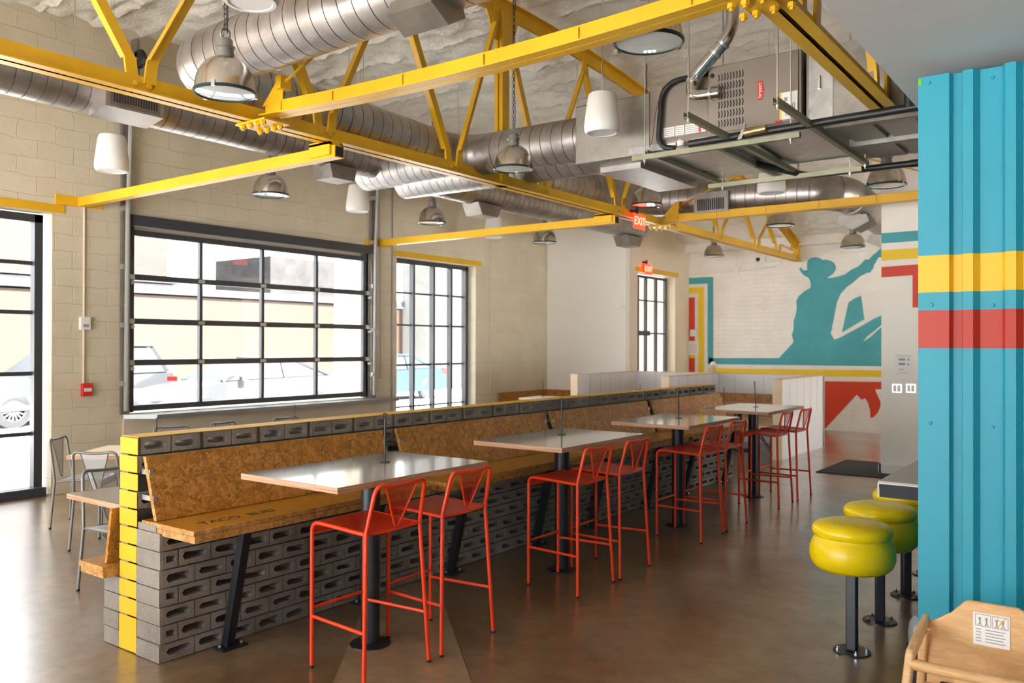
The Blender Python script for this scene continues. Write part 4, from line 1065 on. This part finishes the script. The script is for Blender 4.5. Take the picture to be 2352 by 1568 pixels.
MB().box((xs[0]+.0005, YC-.002, 2.815), (xs[0]+.014, YC-.0005, 2.845)).build('masking_tape', 'tape_green', C_)
mb = MB()
for a, b in ((2134, 190), (2278, 173), (2137, 971), (2277, 982), (2140, 700), (2279, 700)):
    p = at(a, b, 'y', YC); mb.lathe([(0, .008), (.006, .006), (.008, 0)], (p.x, YC+(.032 if 2249 < a < 2301 else 0), p.z), 10, M=Matrix.Rotation(PI/2, 4, 'X'))
mb.build('rivet', 'teal_box', C_)
t = thing('capped_post', 'grey domed post with black band partly hidden behind the teal panel edge', 'post', (-.765, 4.12, 0))
MB().cyl((0, 0, 0), .035, .34, 16).build('post', 'rubber_black', t); MB().lathe([(.045, .34), (.05, .36), (.05, .42), (.045, .46), (.025, .49), (0, .495)], n=20).build('dome_cap', 'grey_dome', t)
MB().lathe([(.05, .30), (.056, .30), (.056, .36), (.05, .36)], n=20).build('band', 'rubber_black', t)

# high chair
H = thing('high_chair', 'wooden restaurant high chair in front of the teal container', 'high chair', (-.437, 3.45, 0), -.01)
def hp(x, z): return (x, .13, z)
bp = [(-.205, .40), (-.205, .63), (-.17, .65), (-.12, .685), (-.075, .735), (-.06, .742), (.10, .742), (.115, .735), (.16, .685), (.205, .65), (.235, .63), (.235, .40)]
bk = MB().prism([(x-.0, .12, z) for x, z in bp], (0, .018, 0)).build('backrest', 'birch', H, bevel=.005)
sl = MB().box((-.045, .1165, .585), (.075, .1195, .705)).build('warning_label', 'label_white', bk)
mb = MB()
for a in (-.038, .018):
    for z in (.655, .698): mb.box((a, .1155, z), (a+.052, .1165, z+.002))
    for xx in (a, a+.05): mb.box((xx, .1155, .655), (xx+.002, .1165, .70))
for a, z in ((-.025, .662), (-.003, .662), (.03, .662), (.05, .662)):
    mb.box((a, .1155, z), (a+.005, .1165, z+.018)); mb.box((a-.002, .1155, z+.018), (a+.006, .1165, z+.026)); mb.box((a-.003, .1155, z-.004), (a, .1165, z+.002)); mb.box((a+.005, .1155, z-.004), (a+.008, .1165, z+.002))
for k in range(5): mb.box((-.036, .1155, .642-k*.011), (-.018, .1165, .645-k*.011)); mb.box((-.005, .1155, .642-k*.011), (.06-.006*(k % 2), .1165, .645-k*.011))
mb.build('label_print', 'ink_grey', sl)
mb = MB().tube([(.033, .115, .658), (.060, .115, .698)], .0012, 5).tube([(.060, .115, .658), (.033, .115, .698)], .0012, 5); mb.build('label_cross', 'badge_orange', sl)
for s in (-1, 1):
    x = .015+s*.225
    MB().prism([(x-.014, .14, .66), (x-.014, .14, .62), (x-.014, -.13, .555), (x-.014, -.16, .575), (x-.014, -.15, .60)], (.028, 0, 0)).build('armrest', 'birch', H, bevel=.008)
    MB().bar((x, -.135, .585), (x+s*.05, -.21, .0), .03, .045, up=(0, 1, 0)).build('leg', 'birch', H, bevel=.008)
    MB().bar((x, .10, .60), (x+s*.05, .22, .0), .03, .045, up=(0, 1, 0)).build('leg', 'birch', H, bevel=.008)
    MB().bar((x+s*.035, -.18, .18), (x+s*.035, .19, .18), .022, .04).build('side_rail', 'birch', H)
MB().tube([(-.205, -.145, .55), (.235, -.145, .55)], .020, 14).build('front_bar', 'birch', H)
mb = MB(); cp = [(-.07, .545), (-.065, .52), (-.05, .48), (-.045, .44), (-.055, .38), (.085, .38), (.075, .44), (.08, .48), (.095, .52), (.10, .545)]
mb.prism([(x, -.153, z) for x, z in cp], (0, .016, 0)); mb.build('crotch_panel', 'birch', H, bevel=.004)
MB().box((-.21, -.16, .385), (.24, .14, .403)).build('seat', 'birch', H, bevel=.004)
for x in (-.15, .18):
    s_ = MB().prism([(x, .10, .42), (x+.035, .10, .42), (x+.02, -.06, .407), (x-.015, -.06, .407)], (0, 0, .004)).build('harness_strap', 'strap_maroon', H)
    MB().box((x-.02, -.09, .404), (x+.03, -.06, .418)).build('buckle', 'strap_black', s_)

# ---------------------------------------------------------------- far wall: mural, right stripes, mat
def zp(x, y): return (1450+x/3.409, 560+y/3.409)
def flat(name, polys, mat, y, parent, z=zp, d=.003):
    mb = MB()
    for P in polys:
        Q = [at(*z(*p), 'y', y) for p in P]; mb.prism([(q.x, y-d, q.z) for q in Q], (0, d, 0))
    return mb.build(name, mat, parent)
mu = thing('mural', 'teal painted cowboy silhouette mural with yellow and red bands on the far brick wall', 'mural', (0, 0, 0))
fig = [(1157,893),(1265,775),(1270,760),(1257,712),(1266,685),(1272,660),(1270,610),(1290,545),(1296,500),(1292,445),(1310,410),(1350,375),(1400,345),(1407,325),(1400,290),(1388,265),(1350,245),(1325,215),(1315,190),(1330,185),(1345,205),(1378,205),(1375,165),(1382,125),(1410,108),(1445,102),(1475,110),(1500,125),(1520,122),(1560,130),(1590,150),(1603,180),(1600,205),(1580,235),(1550,255),(1535,268),(1600,260),(1670,240),(1725,200),(1780,175),(1830,125),(1845,120),(1858,125),(1890,90),(1925,60),(1990,0),(1990,105),(1935,105),(1915,145),(1900,165),(1898,185),(1870,225),(1850,225),(1790,255),(1740,300),(1690,335),(1640,390),(1610,460),(1595,540),(1580,620),(1572,645),(1575,665),(1560,695),(1590,750),(1640,730),(1780,655),(1900,585),(1990,545),(1990,605),(1905,680),(1850,720),(1815,768),(1870,730),(1990,622),(1990,958),(607,940),(607,893)]
flat('teal_figure', [fig, [(1650,693),(1700,460),(1740,430),(1800,405),(1825,590)]], 'teal_mural', YM, mu)
flat('teal_frame', [[(398,268),(642,258),(642,893),(642,940),(598,940),(598,310),(398,318)]], 'teal_mural', YM, mu)
flat('yellow_frame', [[(398,345),(570,338),(570,1300),(525,1300),(525,385),(398,390)]], 'yellow_mural', YM, mu)
flat('yellow_band', [[(607,972),(1990,990),(1990,1043),(607,1025)]], 'yellow_mural', YM, mu)
flat('red_frame', [[(398,425),(497,418),(497,1300),(452,1300),(452,465),(398,467)]], 'red_mural', YM, mu)
flat('red_figure', [[(1200,1070),(1990,1080),(1990,1135),(1910,1140),(1925,1180),(1950,1230),(1952,1270),(1930,1320),(1895,1358),(1872,1360),(1870,1300),(1850,1235),(1830,1205),(1805,1220),(1765,1180),(1520,1445),(1200,1445)]], 'red_mural', YM, mu)
zi = lambda x, y: (x, y)
ms = thing('wall_stripes', 'teal, yellow and red painted stripes on the white wall beside the teal panel', 'mural', (0, 0, 0)); YS = 11.93
def hs(y0, y1, x1=2300, x0=2024.5): return [(x0, y0), (x1, y0-.073*(x1-x0)), (x1, y1-.073*(x1-x0)), (x0, y1)]
flat('teal_stripe', [hs(535.5, 559)], 'teal_mural', YS, ms, zi); flat('yellow_stripe', [hs(575, 599)], 'yellow_mural', YS, ms, zi)
flat('red_stripe', [hs(613, 637, 2096), [(2096, 607.8), (2200, 600), (2200, 706), (2096, 706)]], 'red_mural', YS, ms, zi)
def on_wall(name, label, cat, a, b, c, d, body, y=YS):
    p, q = at(a, b, 'y', y), at(c, d, 'y', y)
    t = thing(name, label, cat, (p.x, y, q.z)); w_, h_ = q.x-p.x, p.z-q.z
    return t, w_, h_
t, w_, h_ = on_wall('paper_notice', 'white printed notice taped on the wall above two switch plates', 'sign', 2056, 813, 2096, 862, None)
MB().box((0, -.003, 0), (w_, 0, h_)).build('sheet', 'label_white', t)
mb = MB()
for z, a, b, hh in ((.90, .12, .88, .02), (.70, .2, .58, .10), (.70, .7, .82, .09), (.48, .2, .58, .11), (.48, .7, .82, .08), (.26, .2, .55, .03), (.10, .2, .8, .015)): mb.box((w_*a, -.004, h_*z), (w_*b, -.003, h_*(z+hh)))
mb.build('print', 'ink_grey', t)
for k, (a, lab) in enumerate(((2049, 'left switch plate with two rockers under the paper notice'), (2081, 'right switch plate with two rockers nearer the teal panel'))):
    t, w_, h_ = on_wall('switch_plate', lab, 'switch', a, 881, a+23, 902, None); t['group'] = 'double switch plates'
    MB().box((0, -.006, 0), (w_, 0, h_)).build('plate', 'stainless', t)
    for s in (0, 1): MB().box((w_*(.14+.4*s), -.010, h_*.15), (w_*(.44+.4*s), -.006, h_*.85)).build('rocker', 'white_plastic', t)
tag(MB().box((-3.42, 11.5, 0), (-2.25, 13.0, .012)).build('floor_mat', 'mat_black', bevel=.004), 'black floor mat at the corner of the white striped wall', 'mat')
t, w_, h_ = on_wall('document_box', 'grey notice box on the red mural band near the entry', 'sign', 1583, 783, 1605, 815, None, YM); MB().box((0, -.06, 0), (w_, 0, h_)).build('box', 'label_white', t); MB().box((.02, -.064, .03), (w_-.02, -.06, h_-.05)).build('sheet', 'grille_white', t)
t, w_, h_ = on_wall('key_box', 'small white box above the notice box on the mural wall', 'switch box', 1587, 757, 1597, 772, None, YM); MB().box((0, -.05, 0), (w_, 0, h_)).build('body', 'white_plastic', t); MB().box((.02, -.055, .03), (w_-.03, -.05, h_*.5)).build('cover', 'label_white', t)
t, w_, h_ = on_wall('yellow_tag', 'small yellow green tag below the notice box', 'sign', 1584, 814, 1598, 822, None, YM); MB().box((0, -.02, 0), (w_, 0, h_)).build('tag', 'yellow_vinyl', t)
t = thing('thermostat', 'small white thermostat near the outer corner of the white alcove wall', 'thermostat', (-8.0, YD, 2.45)); MB().box((-.06, -.03, -.04), (.05, 0, .04)).build('body', 'white_plastic', t, bevel=.006); MB().box((-.03, -.034, -.01), (.02, -.03, .02)).build('display', 'grille_white', t)

# ---------------------------------------------------------------- booths
def half_wall(x, y0, y1, label):
    t = thing('booth_divider', label, 'booth divider', (x, y0, 0), 0, 'white translucent booth dividers')
    L = y1-y0
    MB().box((-.07, 0, 0), (.07, .035, 1.19)).build('end_post', 'pine', t)
    MB().box((-.075, 0, 1.19), (.075, L, 1.205)).build('cap', 'booth_trim', t)
    MB().box((-.065, .04, .62), (-.055, L, 1.185)).box((.055, .04, 0), (.065, L, 1.19)).box((-.065, .04, 0), (-.055, L, .62)).build('panel', 'polycarbonate', t)
    mb = MB()
    for k in range(1, 6): mb.box((.0655, .04+k*L/6-.005, .62), (.067, .04+k*L/6+.005, 1.185)); mb.box((-.067, .04+k*L/6-.005, .62), (-.0655, .04+k*L/6+.005, 1.185))
    mb.build('stud', 'booth_trim', t)
    return t
half_wall(-7.72, 12.25, 14.44, 'white booth divider farthest left, beyond the corner bench'); half_wall(-6.08, 12.40, 14.44, 'middle white booth divider with pale wooden end post'); half_wall(-4.25, 12.40, 14.44, 'white booth divider at the right end with pale wooden end post')
t = thing('booth_divider', 'long white back wall closing the booths before the mural', 'booth divider', (0, 14.44, 0))
MB().box((-7.79, 0, 0), (-4.18, .01, 1.19)).box((-7.79, .10, 0), (-4.18, .11, 1.19)).build('panel', 'polycarbonate', t); MB().box((-7.80, -.005, 1.19), (-4.17, .12, 1.205)).build('cap', 'booth_trim', t)
mb = MB()
for k in range(1, 7): mb.box((-7.79+k*.52-.006, -.001, .7), (-7.79+k*.52+.006, 0, 1.19))
mb.build('stud', 'booth_trim', t)
for k, (a, b, lab) in enumerate(((-7.62, -6.18, 'strand board booth bench in the left booth against the back wall'), (-5.98, -4.35, 'strand board booth bench in the right booth behind the farthest tall table'))):
    t = thing('booth_bench', lab, 'bench', (0, 0, 0), 0, 'booth benches')
    MB().box((a, 13.95, .43), (b, 14.38, .47)).build('seat', 'booth_light_board', t); MB().box((a, 14.33, .47), (b, 14.36, .86)).build('backrest', 'strand_board', t)
    MB().box((b-.45, 12.6, .43), (b, 13.95, .47)).build('side_seat', 'booth_light_board', t); MB().box((b-.04, 12.6, .47), (b-.01, 13.95, .84)).build('side_backrest', 'booth_light_board', t)
    MB().box((a, 12.6, .43), (a+.40, 13.95, .47)).build('side_seat', 'booth_light_board', t)
    for y in (12.8, 13.7): MB().bar((b-.10, y, .0), (b-.40, y, .43), .04, .04, up=(0, 1, 0)).build('leg', 'black_steel', t)
bo = make_table('booth_table', 'booth table in the right booth behind the farthest tall table', 'table', .75, 1.0, .7, True, .25, 'booth tables', ('grey_laminate', 'plywood_edge'), .06)
bo.location = (-5.15, 13.15, 0); b2 = dup(bo, (-6.85, 13.15, 0), 0, 'booth table in the left booth, behind the partition')
put_stand((-5.28, 12.89, .7505), CA, 'number stand in the right booth left of the farthest tall table'); p = at(1400, 905, 'z', .75); put_stand((-6.9, 13.1, .7505), CA, 'number stand in front of the left booth divider')
t = thing('corner_bench', 'strand board corner bench below the white alcove wall', 'bench', (0, 0, 0))
MB().box((XW+.02, 12.81, .46), (XW+.05, YD-.02, .785)).build('backrest', 'strand_board', t); MB().box((XW+.05, YD-.05, .46), (-7.8, YD-.02, .785)).build('backrest', 'strand_board', t)
MB().box((XW+.05, 12.81, .42), (XW+.5, YD-.05, .46)).box((XW+.5, YD-.5, .42), (-7.8, YD-.05, .46)).build('seat', 'strand_board_seat', t); MB().box((XW+.06, 12.9, 0), (XW+.4, YD-.1, .42)).build('base', 'concrete_block', t)
t = make_table('cafe_table', 'white topped table before the strand board corner bench', 'table', .76, .75, .95, True, .22, None, ('label_white', 'pine')); t.location = (-8.37, 12.55, 0); t.rotation_euler.z = .1
put_stand((-8.62, 12.62, .7605), CA, 'number stand on the white topped corner table')
t = thing('sanitizer_bottle', 'pump bottle standing on the white booth divider beside the teal frame', 'bottle', (-6.15, 14.50, 1.205))
MB().lathe([(0, 0), (.045, 0), (.048, .02), (.048, .12), (.035, .14), (0, .14)], n=20).build('body', 'bottle_amber', t); MB().lathe([(0, .14), (.05, .14), (.05, .17), (.03, .2), (0, .21)], n=20).build('cap', 'white_plastic', t)

# ---------------------------------------------------------------- outside
mb = MB(); mb.box((-60, -50, -.25), (XW-.42, 60, -.06)); mb.box((XW-.42, -50, -.25), (40, YB-.32, -.06)); mb.box((XR+.22, YB-.32, -.25), (40, 60, -.06)); tag(mb.build('street', 'asphalt'), kind='structure')  # ground behind and right of the building added to bounce light indoors
def bldg(label, cat, x, y0, y1, z, mat, cap=None, d=4):
    t = thing('building', label, 'building', (x, y0, -.06), 0, 'buildings across the street')
    MB().box((-d, 0, 0), (0, y1-y0, z+.06)).build('wall', mat, t)
    if cap: MB().box((-d, -.05, z+.12), (.12, y1-y0+.05, z+.35)).build('parapet_cap', cap, t)
    MB().box((-d, .1, z+.15), (-.3, y1-y0-.1, z+.20)).build('roof', 'flashing', t)
    return t
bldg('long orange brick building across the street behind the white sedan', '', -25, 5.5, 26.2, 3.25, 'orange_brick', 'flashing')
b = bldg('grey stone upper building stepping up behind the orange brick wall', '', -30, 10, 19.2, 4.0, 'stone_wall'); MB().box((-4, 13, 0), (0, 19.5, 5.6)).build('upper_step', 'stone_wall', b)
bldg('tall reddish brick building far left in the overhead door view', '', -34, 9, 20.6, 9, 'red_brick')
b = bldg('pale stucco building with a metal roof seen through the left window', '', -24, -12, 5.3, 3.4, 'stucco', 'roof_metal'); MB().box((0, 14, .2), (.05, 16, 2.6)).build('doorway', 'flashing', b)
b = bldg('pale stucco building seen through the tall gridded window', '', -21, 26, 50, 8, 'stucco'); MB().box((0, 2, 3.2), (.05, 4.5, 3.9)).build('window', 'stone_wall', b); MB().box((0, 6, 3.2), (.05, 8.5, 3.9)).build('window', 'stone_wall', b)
tag(MB().box((XR+.2, 8.0, 3.15), (XR+4.8, 19.0, 3.3)).build('sun_blocker', 'white_paint'), kind='structure')  # unseen slab added to keep direct sun out of the side openings
t = thing('porch_column', 'white square column just outside the overhead door', 'column', (-11.6, 10.55, -.06)); MB().box((-.14, -.14, 0), (.14, .14, 4.6)).build('shaft', 'white_paint', t); MB().box((-.2, -.2, 0), (.2, .2, .2)).build('base', 'white_paint', t)
bldg('bright orange rendered shopfront seen through the glass entry door', '', -16, 27.5, 45, 5.0, 'orange_brick', 'roof_metal')
def car(label, loc, rz, paint, side, W_=1.8, group='parked cars outside', glassz=None, lamps=True, L0=0):
    t = thing('car', label, 'car', loc, rz, group)
    # side: lower body outline and glasshouse outline in (length, height)
    body, house, wheels, r = side
    mb = MB(); n = 5
    for k, (a, b) in enumerate(((-W_/2, W_/2),)): pass
    def slab(P, y0, y1, tap):
        c = sum(p[0] for p in P)/len(P)
        lo, mid, hi = ([(x, s, z) for x, z in P] for s in (0, 0, 0))
        zz = [p[1] for p in P]; zmin, zmax = min(zz), max(zz)
        mb_ = MB(); rows = []
        for f, inset in ((0, .10), (.12, .03), (.3, 0), (.7, 0), (.88, .03), (1, .10)):
            y = y0+(y1-y0)*f
            rows.append(mb_.pts([(c+(x-c)*(1-inset*.25), y*(1-tap*(z-zmin)/max(.01, zmax-zmin)), z-(inset*.3 if z > zmin+.15 else 0)) for x, z in P]))
        m = len(P); mb_.face(rows[0][::-1]); mb_.face(rows[-1])
        for a, b in zip(rows, rows[1:]):
            for j in range(m): mb_.face([a[j], a[(j+1) % m], b[(j+1) % m], b[j]], 0, True)
        return mb_
    bd = slab(body, -W_/2, W_/2, .06).build('body', paint, t)
    slab(house, -W_/2+.12, W_/2-.12, .22).build('glasshouse', 'car_glass', t)
    top = max(z for _, z in house); xs_ = [x for x, z in house if z > top-.06]
    MB().box((min(xs_)-.05, -W_*.36, top-.02), (max(xs_)+.05, W_*.36, top+.035)).build('roof', paint, t, bevel=.02)
    mb = MB()
    for s in (-1, 1):
        for (xa, za), (xb, zb) in zip(house, house[1:]): pass
        xm = sum(xs_)/len(xs_); mb.bar((xm, s*(W_/2-.13), min(z for _, z in house)), (xm, s*(W_/2-.32), top), .04, .09)
        mb.bar((house[0][0]+.02, s*(W_/2-.12), house[0][1]), (min(xs_), s*(W_/2-.31), top), .05, .06); mb.bar((house[-1][0]-.02, s*(W_/2-.12), house[-1][1]), (max(xs_), s*(W_/2-.31), top), .05, .08)
    mb.build('pillar', paint, t)
    for xw in wheels:
        for s in (-1, 1):
            wh = MB().lathe([(r*.62, -.10), (r*.9, -.10), (r, -.07), (r, .07), (r*.9, .10), (r*.62, .10)], (xw, s*(W_/2-.11), r), 28, M=Matrix.Rotation(PI/2, 4, 'X')).build('wheel', 'car_trim', t)
            mb = MB().lathe([(0, s*-.06), (.05, s*-.06), (.05, s*-.09), (0, s*-.09)], (xw, s*(W_/2-.11), r), 12, M=Matrix.Rotation(PI/2, 4, 'X'))
            for q in range(15):
                a = q*2*PI/15; mb.bar((xw+.04*math.cos(a), s*(W_/2-.03), r+.04*math.sin(a)), (xw+r*.62*math.cos(a), s*(W_/2-.03), r+r*.62*math.sin(a)), .03, .02, up=(0, 1, 0))
            mb.tube([(xw+r*.63*math.cos(q), s*(W_/2-.03), r+r*.63*math.sin(q)) for q in [k*2*PI/24 for k in range(24)]], .014, 6, closed=True); mb.build('rim', 'alloy', wh)
    x0 = min(x for x, _ in body); x1 = max(x for x, _ in body)
    for s in (-1, 1):
        MB().box((x1-.26, s*W_*.40-.14, .72), (x1+.005, s*W_*.40+.20, .98)).build('tail_lamp', 'car_lamp', t); MB().box((x0-.005, s*W_*.38-.14, .60), (x0+.26, s*W_*.38+.18, .74)).build('head_lamp', 'label_white', t)
    for s in (-1, 1): MB().box((house[0][0]+.35, s*(W_/2-.02), house[0][1]), (house[0][0]+.5, s*(W_/2+.12), house[0][1]+.11)).build('mirror', paint, t, bevel=.02)
    MB().box((x1-.1, -W_*.38, .30), (x1+.06, W_*.38, .52)).box((x0-.06, -W_*.38, .22), (x0+.1, W_*.38, .45)).build('bumper', paint, t, bevel=.02)
    return t
sedan = ([(-1.0, .25), (-.95, .55), (-.80, .72), (-.2, .86), (.5, .96), (3.05, 1.02), (3.55, 1.02), (3.78, .92), (3.85, .6), (3.75, .28)], [(.45, .95), (1.2, 1.36), (1.75, 1.43), (2.3, 1.41), (3.0, 1.18), (3.35, 1.01)], (0, 2.83), .33)
suv = ([(-1.0, .35), (-.95, .7), (-.85, .95), (.2, 1.05), (3.6, 1.10), (3.72, .9), (3.72, .4)], [(.35, 1.04), (1.0, 1.62), (1.6, 1.72), (3.2, 1.70), (3.55, 1.10)], (0, 2.7), .37)
c_ = car('white sedan parked across the street seen through the overhead door', (-17, 10.63, -.06), PI/2, 'car_white', sedan); c_.scale = (1.10, 1, 1)
c_ = car('white sport utility car with dark spare wheel cover, left in the overhead door view', (-19.6, 7.9, -.06), PI/2, 'car_white', suv)
MB().lathe([(0, 3.74), (.30, 3.74), (.36, 3.78), (.36, 3.92), (.30, 3.96), (0, 3.97)], (0, 0, .98), 24, M=Matrix.Rotation(PI/2, 4, 'Y')).build('spare_wheel_cover', 'car_trim', c_)
car('blue car seen behind the white sedan and in the tall gridded window', (-19.4, 17.6, -.06), PI/2, 'car_blue', sedan)
car('black sport utility car outside the tall left window', (-21.9, 8.9, -.06), -PI/2, 'car_black', suv)
for k, (x, y, lab) in enumerate(((-13.2, 17.9, 'brown wooden bollard outside the tall gridded window'),)): t = thing('bollard', lab, 'bollard', (x, y, -.06)); MB().cyl((0, 0, 0), .16, .85, 16).build('shaft', 'strand_board', t); MB().cyl((0, 0, .85), .17, .04, 16).build('cap', 'pine', t)
